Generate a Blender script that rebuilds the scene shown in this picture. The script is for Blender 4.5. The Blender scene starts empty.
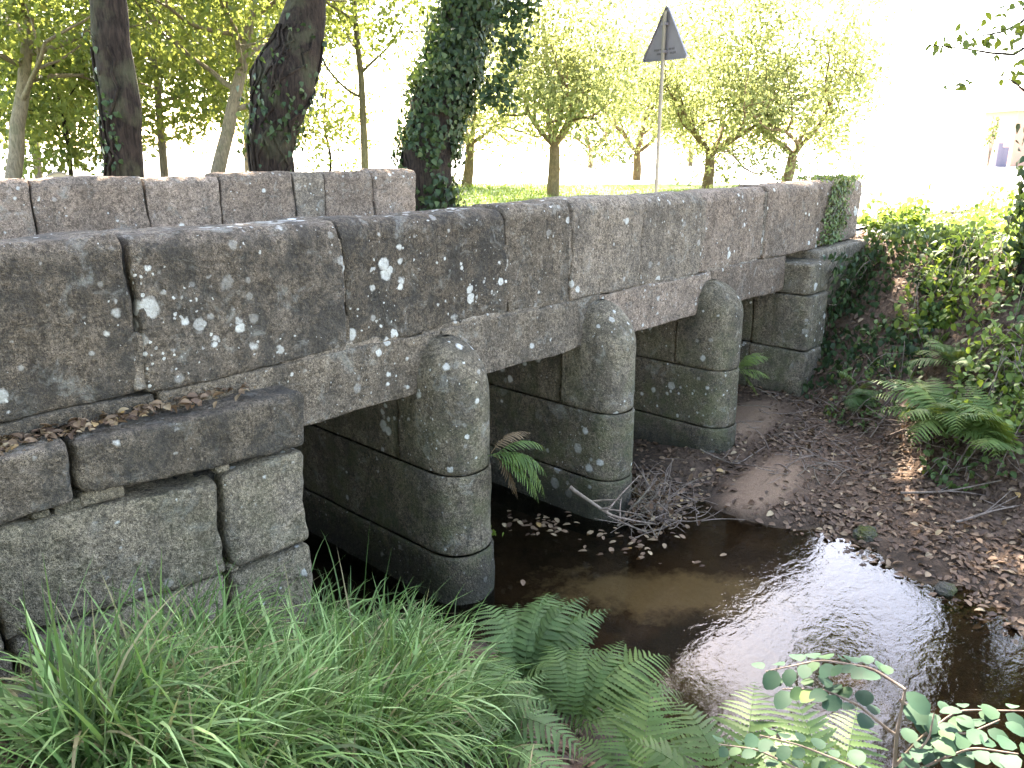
import bpy, math, random
import numpy as np
from mathutils import Vector, Matrix
S = bpy.context.scene
COL = S.collection
R = math.radians
rng = np.random.default_rng(7)
random.seed(7)

# ------------------------------------------------------------------ camera
F = 800.0; PITCH = R(16.6); HEAD = R(43.0); EYE = 3.12
hd = np.array([math.cos(HEAD), math.sin(HEAD), 0.0])
rt = np.array([math.sin(HEAD), -math.cos(HEAD), 0.0])
zz = np.array([0, 0, 1.0])
fw = hd*math.cos(PITCH) - zz*math.sin(PITCH)
up = zz*math.cos(PITCH) + hd*math.sin(PITCH)
eye = np.array([0, 0, EYE])
cd = bpy.data.cameras.new('camera'); cam = bpy.data.objects.new('camera', cd); COL.objects.link(cam)
cd.sensor_width = 36; cd.lens = F/1024*36; cd.clip_start = 0.05; cd.clip_end = 2000
m = Matrix.Identity(4)
for i in range(3):
    m[i][0] = rt[i]; m[i][1] = up[i]; m[i][2] = -fw[i]; m[i][3] = eye[i]
cam.matrix_world = m
S.camera = cam

# ------------------------------------------------------------------ world, sun, exposure
SUN_AZ = 50.0; SUN_EL = 46.0
W = bpy.data.worlds.new('World'); S.world = W; W.use_nodes = True
nt = W.node_tree; nt.nodes.clear()
o = nt.nodes.new('ShaderNodeOutputWorld'); b = nt.nodes.new('ShaderNodeBackground'); s = nt.nodes.new('ShaderNodeTexSky')
s.sky_type = 'NISHITA'; s.sun_disc = False; s.sun_elevation = R(SUN_EL); s.sun_rotation = R(90-SUN_AZ)
s.dust_density = 1.5; s.air_density = 1.0
b.inputs['Strength'].default_value = 0.15
nt.links.new(s.outputs[0], b.inputs[0]); nt.links.new(b.outputs[0], o.inputs[0])
ld = bpy.data.lights.new('sun', 'SUN'); sun = bpy.data.objects.new('sun', ld); COL.objects.link(sun)
ld.energy = 4.5; ld.angle = R(0.5); ld.color = (1.0, 0.96, 0.89)
tos = Vector((math.cos(R(SUN_EL))*math.cos(R(SUN_AZ)), math.cos(R(SUN_EL))*math.sin(R(SUN_AZ)), math.sin(R(SUN_EL))))
sun.rotation_euler = tos.to_track_quat('Z', 'Y').to_euler(); sun.location = (20, 20, 30)
S.view_settings.view_transform = 'Standard'; S.view_settings.look = 'None'
S.view_settings.exposure = 3.9; S.view_settings.gamma = 1.0; S.view_settings.use_curve_mapping = False
S.view_settings.use_white_balance = True; S.view_settings.white_balance_temperature = 7500; S.view_settings.white_balance_tint = 14
S.cycles.max_bounces = 8; S.cycles.transparent_max_bounces = 16; S.cycles.diffuse_bounces = 4

# ------------------------------------------------------------------ helpers
def at(x, y, d):
    return eye + (fw + rt*((x-512)/F) + up*((384-y)/F))*d
def on_y(x, y, Y):
    r = fw + rt*((x-512)/F) + up*((384-y)/F); return eye + r*(Y/r[1])
def on_z(x, y, Z):
    r = fw + rt*((x-512)/F) + up*((384-y)/F); return eye + r*((Z-EYE)/r[2])

_P = np.random.default_rng(11).permutation(256); _P = np.concatenate([_P, _P, _P])
_G = np.random.default_rng(12).normal(size=(256, 3)); _G /= np.linalg.norm(_G, axis=1)[:, None]
def noise(p):
    p = np.asarray(p, float); i = np.floor(p).astype(int); f = p-i; i &= 255
    u = f*f*f*(f*(f*6-15)+10); r = 0
    for dx in (0, 1):
        for dy in (0, 1):
            for dz in (0, 1):
                h = _P[_P[_P[(i[..., 0]+dx) & 255]+((i[..., 1]+dy) & 255)]+((i[..., 2]+dz) & 255)]
                g = _G[h]
                d = (f-np.array([dx, dy, dz])); v = (g*d).sum(-1)
                w = (u[..., 0] if dx else 1-u[..., 0])*(u[..., 1] if dy else 1-u[..., 1])*(u[..., 2] if dz else 1-u[..., 2])
                r = r + v*w
    return r
def fbm(p, oct=3):
    a, t, q = 1.0, 0, np.asarray(p, float)
    for k in range(oct):
        t = t+a*noise(q+k*17.3); q = q*2.1; a *= .5
    return t

def mesh_obj(name, V, Fc, mat, parent=None, tint=None, smooth=False, keep=True):
    """Fc: (n,k) array or list of faces. tint: per-vertex value 0..1"""
    me = bpy.data.meshes.new(name)
    V = np.asarray(V, np.float32)
    if isinstance(Fc, np.ndarray):
        n, k = Fc.shape
        me.vertices.add(len(V)); me.vertices.foreach_set('co', V.ravel())
        me.loops.add(n*k); me.loops.foreach_set('vertex_index', Fc.astype(np.int32).ravel())
        me.polygons.add(n); me.polygons.foreach_set('loop_start', np.arange(0, n*k, k, dtype=np.int32))
        me.update(calc_edges=True)
    else:
        me.from_pydata(V.tolist(), [], Fc); me.update()
    if smooth: me.polygons.foreach_set('use_smooth', [True]*len(me.polygons))
    if tint is not None:
        a = me.attributes.new('tint', 'FLOAT', 'POINT'); a.data.foreach_set('value', np.asarray(tint, np.float32))
    me.materials.append(mat)
    ob = bpy.data.objects.new(name, me); COL.objects.link(ob)
    if parent is not None: set_parent(ob, parent, keep)
    return ob
def set_parent(ob, parent, keep=True):
    ob.parent = parent
    if keep: ob.matrix_parent_inverse = world_mat(parent).inverted()
def world_mat(o):
    mtx = Matrix.LocRotScale(o.location, o.rotation_euler, o.scale)
    if o.parent: mtx = world_mat(o.parent) @ o.matrix_parent_inverse @ mtx
    return mtx
def tag(ob, label=None, cat=None, group=None, kind=None):
    if label: ob['label'] = label
    if cat: ob['category'] = cat
    if group: ob['group'] = group
    if kind: ob['kind'] = kind
    return ob
def thing(name, label, cat, loc=(0, 0, 0), group=None, rz=0):
    ob = bpy.data.objects.new(name, None); COL.objects.link(ob); ob.location = loc; ob.rotation_euler = (0, 0, rz)
    ob.empty_display_size = .2
    return tag(ob, label, cat, group)
def copy_thing(src, loc, rz, scale, label):
    r = src.copy(); COL.objects.link(r); r.location = loc; r.rotation_euler = (0, 0, rz); r.scale = (scale,)*3; r['label'] = label
    for ch in list(src.children):
        c = ch.copy(); COL.objects.link(c); c.parent = r
        for g in ch.children:
            d = g.copy(); COL.objects.link(d); d.parent = c
    return r

class Geo:
    """collects quads"""
    def __init__(s): s.V = []; s.Q = []; s.T = []; s.n = 0
    def add(s, V, Q, t=0.5):
        V = np.asarray(V, float); s.V.append(V); s.Q.append(np.asarray(Q)+s.n); s.n += len(V)
        s.T.append(np.full(len(V), t) if np.isscalar(t) else np.asarray(t, float))
    def tube(s, pts, rad, n=8, t=0.5, cap=True):
        pts = np.asarray(pts, float); rad = np.broadcast_to(np.asarray(rad, float), (len(pts),))
        tg = np.gradient(pts, axis=0); tg /= np.linalg.norm(tg, axis=1)[:, None]+1e-9
        ref = np.array([0.31, 0.17, 0.93]) if abs(tg.mean(0)[2]) < .8 else np.array([1.0, .1, 0])
        u = np.cross(tg, ref); u /= np.linalg.norm(u, axis=1)[:, None]+1e-9; v = np.cross(tg, u)
        a = np.linspace(0, 2*np.pi, n, endpoint=False)
        P = pts[:, None]+(u[:, None]*np.cos(a)[None, :, None]+v[:, None]*np.sin(a)[None, :, None])*rad[:, None, None]
        L = len(pts); i = np.arange(L-1)[:, None]*n; j = np.arange(n)[None]; k = (j+1) % n
        Q = np.stack([i+j, i+k, i+n+k, i+n+j], -1).reshape(-1, 4)
        s.add(P.reshape(-1, 3), Q, t)
    def strips(s, P, Wd, t):
        """P (n,k,3) centre lines, Wd (n,k,3) half width vectors"""
        n, k, _ = P.shape
        V = np.stack([P-Wd, P+Wd], 2).reshape(-1, 3)
        b0 = (np.arange(n)*k*2)[:, None]+(np.arange(k-1)*2)[None]
        Q = np.stack([b0, b0+1, b0+3, b0+2], -1).reshape(-1, 4)
        s.add(V, Q, np.repeat(t, k*2))
    def leaves(s, C, D, N, size, shape, t, fold=.25):
        """leaf polygons: C centres, D tip directions, N normals, shape list of (along, halfwidth)"""
        D = D/(np.linalg.norm(D, axis=1)[:, None]+1e-9)
        Sd = np.cross(N, D); Sd /= np.linalg.norm(Sd, axis=1)[:, None]+1e-9; Nn = np.cross(D, Sd)
        k = len(shape); n = len(C); size = np.broadcast_to(size, (n,))[:, None]
        cols = []
        for (a, w) in shape:
            mid = C+D*a*size - Nn*(a*a*.25)*size
            wv = Sd*w*size; lift = Nn*(w*fold)*size
            cols += [mid-wv+lift, mid, mid+wv+lift]
        V = np.stack(cols, 1).reshape(-1, 3)
        base = (np.arange(n)*3*k)[:, None]; r = (np.arange(k-1)*3)[None]
        q1 = np.stack([base+r, base+r+1, base+r+4, base+r+3], -1).reshape(-1, 4)
        q2 = np.stack([base+r+1, base+r+2, base+r+5, base+r+4], -1).reshape(-1, 4)
        s.add(V, np.concatenate([q1, q2]), np.repeat(t, 3*k))
    def build(s, name, mat, parent=None, smooth=False, keep=True):
        return mesh_obj(name, np.concatenate(s.V), np.concatenate(s.Q), mat, parent, np.concatenate(s.T), smooth, keep)
OVAL = [(0, .04), (.25, .27), (.6, .3), (.9, .14), (1, .02)]
ROUND = [(0, .06), (.2, .33), (.55, .42), (.85, .28), (1, .05)]
DIAM = [(0, .03), (.45, .32), (1, .03)]
IVYL = [(0, .1), (.15, .42), (.45, .36), (1, .02)]
def unit(n):
    v = rng.normal(size=(n, 3)); return v/np.linalg.norm(v, axis=1)[:, None]

# ------------------------------------------------------------------ materials
def mat_new(name):
    mt = bpy.data.materials.new(name); mt.use_nodes = True; n = mt.node_tree.nodes; n.clear()
    return mt, n, mt.node_tree.links
class NB:
    def __init__(s, name):
        s.mt, s.n, s.l = mat_new(name)
    def node(s, typ, ins=None, **kw):
        nd = s.n.new(typ)
        for k, v in kw.items(): setattr(nd, k, v)
        for k, v in (ins or {}).items():
            if hasattr(v, 'is_output'): s.l.new(v, nd.inputs[k])
            else: nd.inputs[k].default_value = v
        return nd
    def noise(s, vec, scale, detail=4, rough=.6, dist=0):
        return s.node('ShaderNodeTexNoise', {'Vector': vec, 'Scale': scale, 'Detail': detail, 'Roughness': rough, 'Distortion': dist}).outputs[0]
    def ramp(s, fac, stops):
        nd = s.node('ShaderNodeValToRGB', {'Fac': fac}); e = nd.color_ramp.elements
        while len(e) < len(stops): e.new(0.5)
        for i, (p, c) in enumerate(stops):
            e[i].position = p; e[i].color = (c, c, c, 1) if np.isscalar(c) else (*c, 1)
        return nd.outputs[0]
    def math(s, op, a, b=0.0, c=None, clamp=False):
        d = {0: a, 1: b}
        if c is not None: d[2] = c
        return s.node('ShaderNodeMath', d, operation=op, use_clamp=clamp).outputs[0]
    def mix(s, fac, a, b, blend='MIX'):
        nd = s.n.new('ShaderNodeMix'); nd.data_type = 'RGBA'; nd.blend_type = blend
        for sock, v in ((nd.inputs[0], fac), (nd.inputs[6], a), (nd.inputs[7], b)):
            if hasattr(v, 'is_output'): s.l.new(v, sock)
            else: sock.default_value = v if np.isscalar(v) else ((*v, 1) if len(v) == 3 else v)
        return nd.outputs[2]
    def vadd(s, a, b): return s.node('ShaderNodeVectorMath', {0: a, 1: b}, operation='ADD').outputs[0]
    def vmul(s, a, b): return s.node('ShaderNodeVectorMath', {0: a, 1: b}, operation='MULTIPLY').outputs[0]
    def pos(s): return s.node('ShaderNodeNewGeometry').outputs['Position']
    def bump(s, h, strength, dist, normal=None):
        d = {'Height': h, 'Strength': strength, 'Distance': dist}
        if normal is not None: d['Normal'] = normal
        return s.node('ShaderNodeBump', d).outputs[0]
    def out(s, sh): s.node('ShaderNodeOutputMaterial', {'Surface': sh}); return s.mt
    def principled(s, col, rough=.8, normal=None, spec=.3, **kw):
        d = {'Base Color': col, 'Roughness': rough, 'Specular IOR Level': spec}
        if normal is not None: d['Normal'] = normal
        d.update(kw)
        return s.node('ShaderNodeBsdfPrincipled', d).outputs[0]

def stone_mat(name, ca, cb, lichen=1.0, moss=0.0, dark=.5, damp=False):
    B = NB(name); info = B.node('ShaderNodeObjectInfo')
    off = B.vmul(info.outputs['Random'], (37.0, 23.0, 51.0))
    p = B.vadd(B.pos(), off)
    big = B.noise(p, 2.2, 5, .6); med = B.noise(p, 9, 5, .65); fine = B.noise(p, 70, 3, .7); grit = B.noise(p, 220, 2, .6)
    col = B.mix(B.ramp(big, [(.3, 0.0), (.7, 1.0)]), ca, cb)
    col = B.mix(B.ramp(info.outputs['Random'], [(0, .0), (1, .35)]), col, (0.26, 0.215, 0.185))
    col = B.mix(B.ramp(med, [(.38, .65), (.62, 0.0)]), col, tuple(x*.42 for x in ca))
    mid = B.noise(p, 34, 3, .65)
    col = B.mix(B.math('MULTIPLY', B.ramp(fine, [(.46, 0.0), (.66, 1.0)]), .55), col, tuple(min(1, x*1.9) for x in cb))
    col = B.mix(B.ramp(mid, [(.36, .7), (.50, 0.0)]), col, tuple(x*.28 for x in ca))
    col = B.mix(B.ramp(grit, [(.40, .85), (.5, 0.0)]), col, (0.03, 0.027, 0.024))
    hsv = B.node('ShaderNodeHueSaturation', {'Value': B.node('ShaderNodeMapRange', {0: info.outputs['Random'], 1: 0.0, 2: 1.0, 3: .74, 4: 1.18}).outputs[0], 'Color': col}); col = hsv.outputs[0]
    # black algae film in big patches
    al = B.ramp(B.noise(B.vmul(p, (1.3, 1.3, .9)), 3.1, 8, .75, .4), [(.44, 0.0), (.58, dark)])
    col = B.mix(al, col, (0.04, 0.039, 0.036))
    st = B.ramp(B.noise(B.vmul(p, (7.0, 7.0, .55)), 1.0, 5, .7, .3), [(.50, 0.0), (.68, .42)])
    col = B.mix(st, col, tuple(x*.33 for x in ca))
    # lichen spots of different sizes
    wob = B.node('ShaderNodeTexNoise', {'Vector': p, 'Scale': 38.0, 'Detail': 3.0}).outputs[1]
    q = B.vadd(p, B.vmul(wob, (.026, .026, .026)))
    msk = None
    zone = B.ramp(B.noise(p, 1.7, 3, .5), [(.4, .25), (.62, 1.0)])
    for sc, k, pw in ((7.0, .46, 2.3), (13.0, .46, 2.0), (34.0, .36, 3.4)):
        v = B.node('ShaderNodeTexVoronoi', {'Vector': q, 'Scale': sc, 'Randomness': 1.0}, feature='F1')
        rr = B.node('ShaderNodeSeparateColor', {0: v.outputs['Color']})
        rad = B.math('MULTIPLY', B.math('MULTIPLY', B.math('POWER', rr.outputs[0], pw), k*lichen), zone)
        mk = B.ramp(B.math('SUBTRACT', rad, v.outputs['Distance']), [(.0, 0.0), (.09, 1.0)])
        mk = B.math('MULTIPLY', mk, B.ramp(rr.outputs[1], [(.25, .3), (.6, 1.0)]))
        msk = mk if msk is None else B.math('MAXIMUM', msk, mk)
    lcol = B.mix(B.ramp(med, [(.35, 0.0), (.65, 1.0)]), (0.36, 0.35, 0.32), (0.62, 0.61, 0.56))
    wash = B.ramp(B.noise(p, 6, 5, .75, .6), [(.56, 0.0), (.72, .5*min(1.0, lichen))])
    col = B.mix(wash, col, (0.33, 0.33, 0.30))
    col = B.mix(msk, col, lcol)
    if moss > 0:
        sp = B.node('ShaderNodeSeparateXYZ', {0: B.pos()})
        lo = B.node('ShaderNodeMapRange', {0: sp.outputs[2], 1: 1.9, 2: .3, 3: 0.1, 4: 1.0}).outputs[0]
        mm = B.math('MULTIPLY', B.ramp(B.noise(p, 4, 6, .7), [(.42, 0.0), (.62, 1.0)]), B.math('MULTIPLY', lo, moss, clamp=True))
        col = B.mix(mm, col, (0.085, 0.105, 0.038))
        wet = B.node('ShaderNodeMapRange', {0: sp.outputs[2], 1: .42, 2: .1, 3: 0.0, 4: .75}).outputs[0]
        col = B.mix(wet, col, (0.03, 0.03, 0.024))
    h = B.math('ADD', B.math('ADD', B.math('MULTIPLY', fine, .5), B.math('MULTIPLY', mid, .8)), B.math('ADD', B.math('MULTIPLY', med, 1.1), B.math('MULTIPLY', grit, .22)))
    h = B.math('ADD', h, B.math('MULTIPLY', msk, .12))
    nm = B.bump(h, 1.0, .03)
    return B.out(B.principled(col, .95, nm, .1))

def leaf_mat(name, stops, trans=.45, rough=.5, tcol=None, spec=.3):
    B = NB(name); a = B.node('ShaderNodeAttribute', attribute_name='tint').outputs['Fac']
    col = B.ramp(a, stops)
    nz = B.noise(B.pos(), 14, 2, .5); col = B.mix(B.ramp(nz, [(.35, .35), (.6, 0.0)]), col, tuple(x*.55 for x in stops[0][1]))
    pr = B.principled(col, rough, None, spec)
    tc = B.mix(.6, col, tcol or (0.2, 0.24, 0.02), 'MIX')
    tr = B.node('ShaderNodeBsdfTranslucent', {'Color': tc}).outputs[0]
    return B.out(B.node('ShaderNodeMixShader', {0: trans, 1: pr, 2: tr}).outputs[0])

def bark_mat(name, ca, cb, stretch=.18, scale=26, depth=.03):
    B = NB(name); p = B.vmul(B.pos(), (1, 1, stretch))
    n1 = B.noise(p, scale, 6, .7, .6); n2 = B.noise(B.pos(), 3, 4, .6)
    col = B.mix(B.ramp(n1, [(.35, 0.0), (.65, 1.0)]), ca, cb)
    col = B.mix(B.ramp(n2, [(.5, 0.0), (.7, .4)]), col, (0.09, 0.095, 0.05))
    return B.out(B.principled(col, .9, B.bump(n1, 1.0, depth), .15))

M = {}
M['slab'] = stone_mat('weathered_granite', (0.212, 0.167, 0.122), (0.315, 0.25, 0.184), 1.05, 0, .45)
M['slab_dark'] = stone_mat('dark_weathered_granite', (0.128, 0.101, 0.074), (0.205, 0.163, 0.12), 1.35, 0, .7)
M['slab_pink'] = stone_mat('pinkish_granite', (0.26, 0.192, 0.142), (0.365, 0.272, 0.204), .95, 0, .32)
M['block'] = stone_mat('rough_granite_block', (0.24, 0.194, 0.135), (0.355, 0.288, 0.202), .6, .3, .4)
M['pier'] = stone_mat('pier_granite', (0.18, 0.147, 0.102), (0.28, 0.229, 0.158), .95, .5, .5)
M['ledge'] = stone_mat('dark_ledge_granite', (0.15, 0.119, 0.088), (0.235, 0.188, 0.14), .55, 0, .7)
M['core'] = stone_mat('joint_mortar', (0.03, 0.028, 0.025), (0.06, 0.055, 0.048), 0, 0, .4)
B = NB('asphalt_road'); n = B.noise(B.pos(), 90, 3, .7)
M['road'] = B.out(B.principled(B.mix(n, (0.30, 0.28, 0.25), (0.42, 0.40, 0.36)), .9, B.bump(n, .4, .01)))

# ground: zones of soil, leaf mould, grass and pale dry ground
B = NB('earth_and_grass'); sp = B.node('ShaderNodeSeparateXYZ', {0: B.pos()}); X, Y, Z = sp.outputs
n1 = B.noise(B.pos(), 3, 6, .65); n2 = B.noise(B.pos(), 22, 5, .7); n3 = B.noise(B.pos(), 90, 3, .7)
soil = B.mix(B.ramp(n2, [(.35, 0.0), (.65, 1.0)]), (0.048, 0.031, 0.021), (0.125, 0.083, 0.056))
sand = B.mix(B.ramp(n3, [(.3, 0.0), (.7, 1.0)]), (0.13, 0.082, 0.052), (0.25, 0.17, 0.115))
# sandy mounds on the gravel bar
def blob(cx, cy, rx, ry, lo=.25, hi=.1):
    dx = B.math('MULTIPLY', B.math('SUBTRACT', X, cx), 1/rx); dy = B.math('MULTIPLY', B.math('SUBTRACT', Y, cy), 1/ry)
    d = B.math('SQRT', B.math('ADD', B.math('MULTIPLY', dx, dx), B.math('MULTIPLY', dy, dy)))
    d = B.math('ADD', d, B.math('MULTIPLY', B.math('SUBTRACT', n2, .5), 1.1))
    return B.ramp(d, [(.55, 1.0), (1.0, 0.0)])
sm = B.math('MAXIMUM', blob(6.55, 2.97, .9, .34), blob(7.8, 3.85, .9, .4))
sm = B.math('MAXIMUM', sm, B.math('MULTIPLY', blob(6.5, 1.9, .3, .25), .7))
col = B.mix(sm, soil, sand)
under = B.ramp(Z, [(0, 1.0), (.005, 0.0)])
B.n[-1]
bed = B.mix(B.ramp(n1, [(.35, 0.0), (.6, 1.0)]), (0.028, 0.019, 0.012), (0.075, 0.052, 0.032))
rx_ = B.math('ADD', B.math('MULTIPLY', B.math('SUBTRACT', X, 4.8), .64), B.math('MULTIPLY', B.math('SUBTRACT', Y, 2.85), -.77))
ry_ = B.math('ADD', B.math('MULTIPLY', B.math('SUBTRACT', X, 4.8), .77), B.math('MULTIPLY', B.math('SUBTRACT', Y, 2.85), .64))
dd = B.math('SQRT', B.math('ADD', B.math('POWER', B.math('MULTIPLY', rx_, 1/1.15), 2.0), B.math('POWER', B.math('MULTIPLY', ry_, 1/.40), 2.0)))
dd = B.math('ADD', dd, B.math('ADD', B.math('MULTIPLY', B.math('SUBTRACT', n1, .5), 2.2), B.math('MULTIPLY', B.math('SUBTRACT', n2, .5), .7)))
bs = B.ramp(dd, [(.45, 1.0), (1.05, 0.0)])
bed = B.mix(bs, bed, B.mix(n2, (0.27, 0.215, 0.12), (0.42, 0.35, 0.22)))
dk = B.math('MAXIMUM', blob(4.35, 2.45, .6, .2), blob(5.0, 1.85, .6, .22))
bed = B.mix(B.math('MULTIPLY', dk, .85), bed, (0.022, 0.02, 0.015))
wet = B.math('ADD', Z, B.math('MULTIPLY', B.math('SUBTRACT', n2, .5), .12))
col = B.mix(B.ramp(wet, [(.02, .65), (.09, 0.0)]), col, (0.022, 0.017, 0.012))
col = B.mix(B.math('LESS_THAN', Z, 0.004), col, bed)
grass = B.mix(n2, (0.075, 0.13, 0.022), (0.13, 0.20, 0.04))
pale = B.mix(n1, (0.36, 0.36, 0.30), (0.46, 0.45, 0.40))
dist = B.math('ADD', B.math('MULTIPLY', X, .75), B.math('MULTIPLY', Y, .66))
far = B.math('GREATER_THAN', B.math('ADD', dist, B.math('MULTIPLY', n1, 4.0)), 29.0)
verge = B.math('MULTIPLY', B.math('GREATER_THAN', Z, 1.6), B.math('GREATER_THAN', Y, 9.3))
col = B.mix(verge, col, grass)
right = B.math('MULTIPLY', B.math('GREATER_THAN', Z, 1.8), B.math('GREATER_THAN', X, 12.0))
right = B.math('MULTIPLY', right, B.math('LESS_THAN', Y, 9.3))
col = B.mix(right, col, pale)
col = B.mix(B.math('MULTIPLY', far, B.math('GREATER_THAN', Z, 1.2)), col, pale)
nm = B.bump(B.math('ADD', n2, B.math('MULTIPLY', n3, .4)), .8, .03)
M['ground'] = B.out(B.principled(col, .9, nm, .15))

# stream water
B = NB('stream_water'); p = B.pos()
wv = B.noise(B.vmul(p, (1, 1.6, 1)), 7, 3, .55, .8); wf = B.noise(p, 30, 2, .5, .5)
sp = B.node('ShaderNodeSeparateXYZ', {0: p}); X, Y, Z = sp.outputs
dx = B.math('SUBTRACT', X, 5.15); dy = B.math('SUBTRACT', Y, 1.62)
d = B.math('SQRT', B.math('ADD', B.math('MULTIPLY', dx, dx), B.math('MULTIPLY', dy, dy)))
rif = B.node('ShaderNodeMapRange', {0: d, 1: .4, 2: 1.9, 3: 1.0, 4: .10}).outputs[0]
h = B.math('MULTIPLY', B.math('ADD', wv, B.math('MULTIPLY', wf, .3)), rif)
nm = B.bump(h, .11, .032)
fr = B.node('ShaderNodeFresnel', {'IOR': 1.36, 'Normal': nm}).outputs[0]
gl = B.node('ShaderNodeBsdfGlossy', {'Color': (1, 1, 1, 1), 'Roughness': .0, 'Normal': nm}).outputs[0]
tr = B.node('ShaderNodeBsdfTransparent', {'Color': (.56, .50, .41, 1)}).outputs[0]
M['water'] = B.out(B.node('ShaderNodeMixShader', {0: fr, 1: tr, 2: gl}).outputs[0])

M['bark_dark'] = bark_mat('dark_bark', (0.007, 0.005, 0.004), (0.04, 0.028, 0.021))
M['bark_pale'] = bark_mat('pale_bark', (0.10, 0.08, 0.055), (0.24, 0.19, 0.13))
M['bark_orchard'] = bark_mat('orchard_bark', (0.09, 0.06, 0.03), (0.2, 0.14, 0.075), .5, 18)
M['twig'] = bark_mat('dry_twig', (0.075, 0.055, 0.042), (0.21, 0.165, 0.135), .6, 20, .004)
M['leaf_orchard'] = leaf_mat('orchard_leaf', [(0, (0.07, 0.10, 0.04)), (.6, (0.12, 0.15, 0.06)), (1, (0.24, 0.25, 0.10))], .66, .5, (0.34, 0.36, 0.12))  # leaf colours raised to stand in for lens glare
M['leaf_wood'] = leaf_mat('woodland_leaf', [(0, (0.035, 0.07, 0.02)), (.5, (0.09, 0.135, 0.032)), (.85, (0.19, 0.2, 0.045)), (1, (0.25, 0.18, 0.05))], .58, .5, (0.28, 0.31, 0.06))
M['leaf_canopy'] = leaf_mat('canopy_leaf', [(0, (0.035, 0.065, 0.014)), (1, (0.09, 0.12, 0.02))], .4)
M['leaf_ivy'] = leaf_mat('ivy_leaf', [(0, (0.014, 0.028, 0.012)), (.7, (0.034, 0.062, 0.024)), (1, (0.10, 0.13, 0.05))], .14, .45, (0.1, 0.15, 0.02), .2)
M['leaf_bramble'] = leaf_mat('bramble_leaf', [(0, (0.035, 0.07, 0.014)), (.6, (0.12, 0.185, 0.03)), (1, (0.23, 0.3, 0.06))], .5, .5, (0.22, 0.3, 0.04))
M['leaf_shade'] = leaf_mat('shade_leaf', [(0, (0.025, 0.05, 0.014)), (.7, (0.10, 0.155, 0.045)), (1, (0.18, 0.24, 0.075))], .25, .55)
M['leaf_oval'] = leaf_mat('blue_green_leaf', [(0, (0.016, 0.038, 0.022)), (.7, (0.03, 0.065, 0.038)), (.9, (0.045, 0.085, 0.03)), (1, (0.10, 0.14, 0.025))], .12, .65, (0.06, 0.11, 0.04), .12)
M['fern'] = leaf_mat('fern_green', [(0, (0.038, 0.075, 0.02)), (.7, (0.08, 0.14, 0.035)), (1, (0.14, 0.20, 0.05))], .35, .6)
M['fern_blue'] = leaf_mat('fern_shade_green', [(0, (0.035, 0.07, 0.02)), (.7, (0.085, 0.15, 0.045)), (1, (0.15, 0.23, 0.08))], .3, .6)
M['fern_brown'] = leaf_mat('fern_withered', [(0, (0.07, 0.045, 0.025)), (1, (0.2, 0.14, 0.07))], .25, .7, (0.2, 0.13, 0.05))
M['grass'] = leaf_mat('grass_blade', [(0, (0.2, 0.17, 0.09)), (.08, (0.24, 0.21, 0.11)), (.1, (0.03, 0.07, 0.018)), (.55, (0.10, 0.20, 0.05)), (1, (0.34, 0.48, 0.20))], .34, .5, (0.14, 0.22, 0.04), .2)
M['litter'] = leaf_mat('dead_leaf', [(0, (0.035, 0.022, 0.015)), (.45, (0.115, 0.068, 0.042)), (.8, (0.22, 0.145, 0.088)), (.94, (0.36, 0.27, 0.16)), (1, (0.38, 0.22, 0.06))], .15, .6, (0.2, 0.12, 0.05))
B = NB('galvanised_steel'); n = B.noise(B.pos(), 9, 4, .6)
M['steel'] = B.out(B.principled(B.mix(n, (0.13, 0.12, 0.135), (0.18, 0.17, 0.185)), .5, None, .5, Metallic=.2))
B = NB('painted_post'); n = B.noise(B.pos(), 14, 4, .6)
M['post'] = B.out(B.principled(B.mix(n, (0.15, 0.135, 0.105), (0.2, 0.18, 0.145)), .6))
B = NB('sign_ink'); M['ink'] = B.out(B.principled((0.08, 0.075, 0.08, 1), .6))
B = NB('cut_wood'); n = B.noise(B.pos(), 12, 4, .6)
M['wood'] = B.out(B.principled(B.mix(n, (0.34, 0.25, 0.15), (0.5, 0.4, 0.26)), .8))
B = NB('grey_board'); n = B.noise(B.vmul(B.pos(), (8, 8, 1)), 6, 4, .6)
M['board'] = B.out(B.principled(B.mix(n, (0.07, 0.06, 0.085), (0.12, 0.105, 0.14)), .8))
B = NB('render_wall'); n = B.noise(B.pos(), 4, 4, .6)
M['render'] = B.out(B.principled(B.mix(n, (0.3, 0.17, 0.125), (0.36, 0.21, 0.155)), .9))
B = NB('mossy_stone'); n = B.noise(B.pos(), 6, 6, .7); n2 = B.noise(B.pos(), 40, 4, .7)
c = B.mix(B.ramp(n, [(.42, 0.0), (.6, 1.0)]), B.mix(n2, (0.07, 0.068, 0.055), (0.16, 0.15, 0.125)), B.mix(n2, (0.06, 0.07, 0.018), (0.16, 0.17, 0.05)))
n3 = B.noise(B.pos(), 150, 3, .7)
M['mossy'] = B.out(B.principled(c, .95, B.bump(B.math('ADD', n2, B.math('MULTIPLY', n3, .5)), 1.0, .05), .08))

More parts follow.
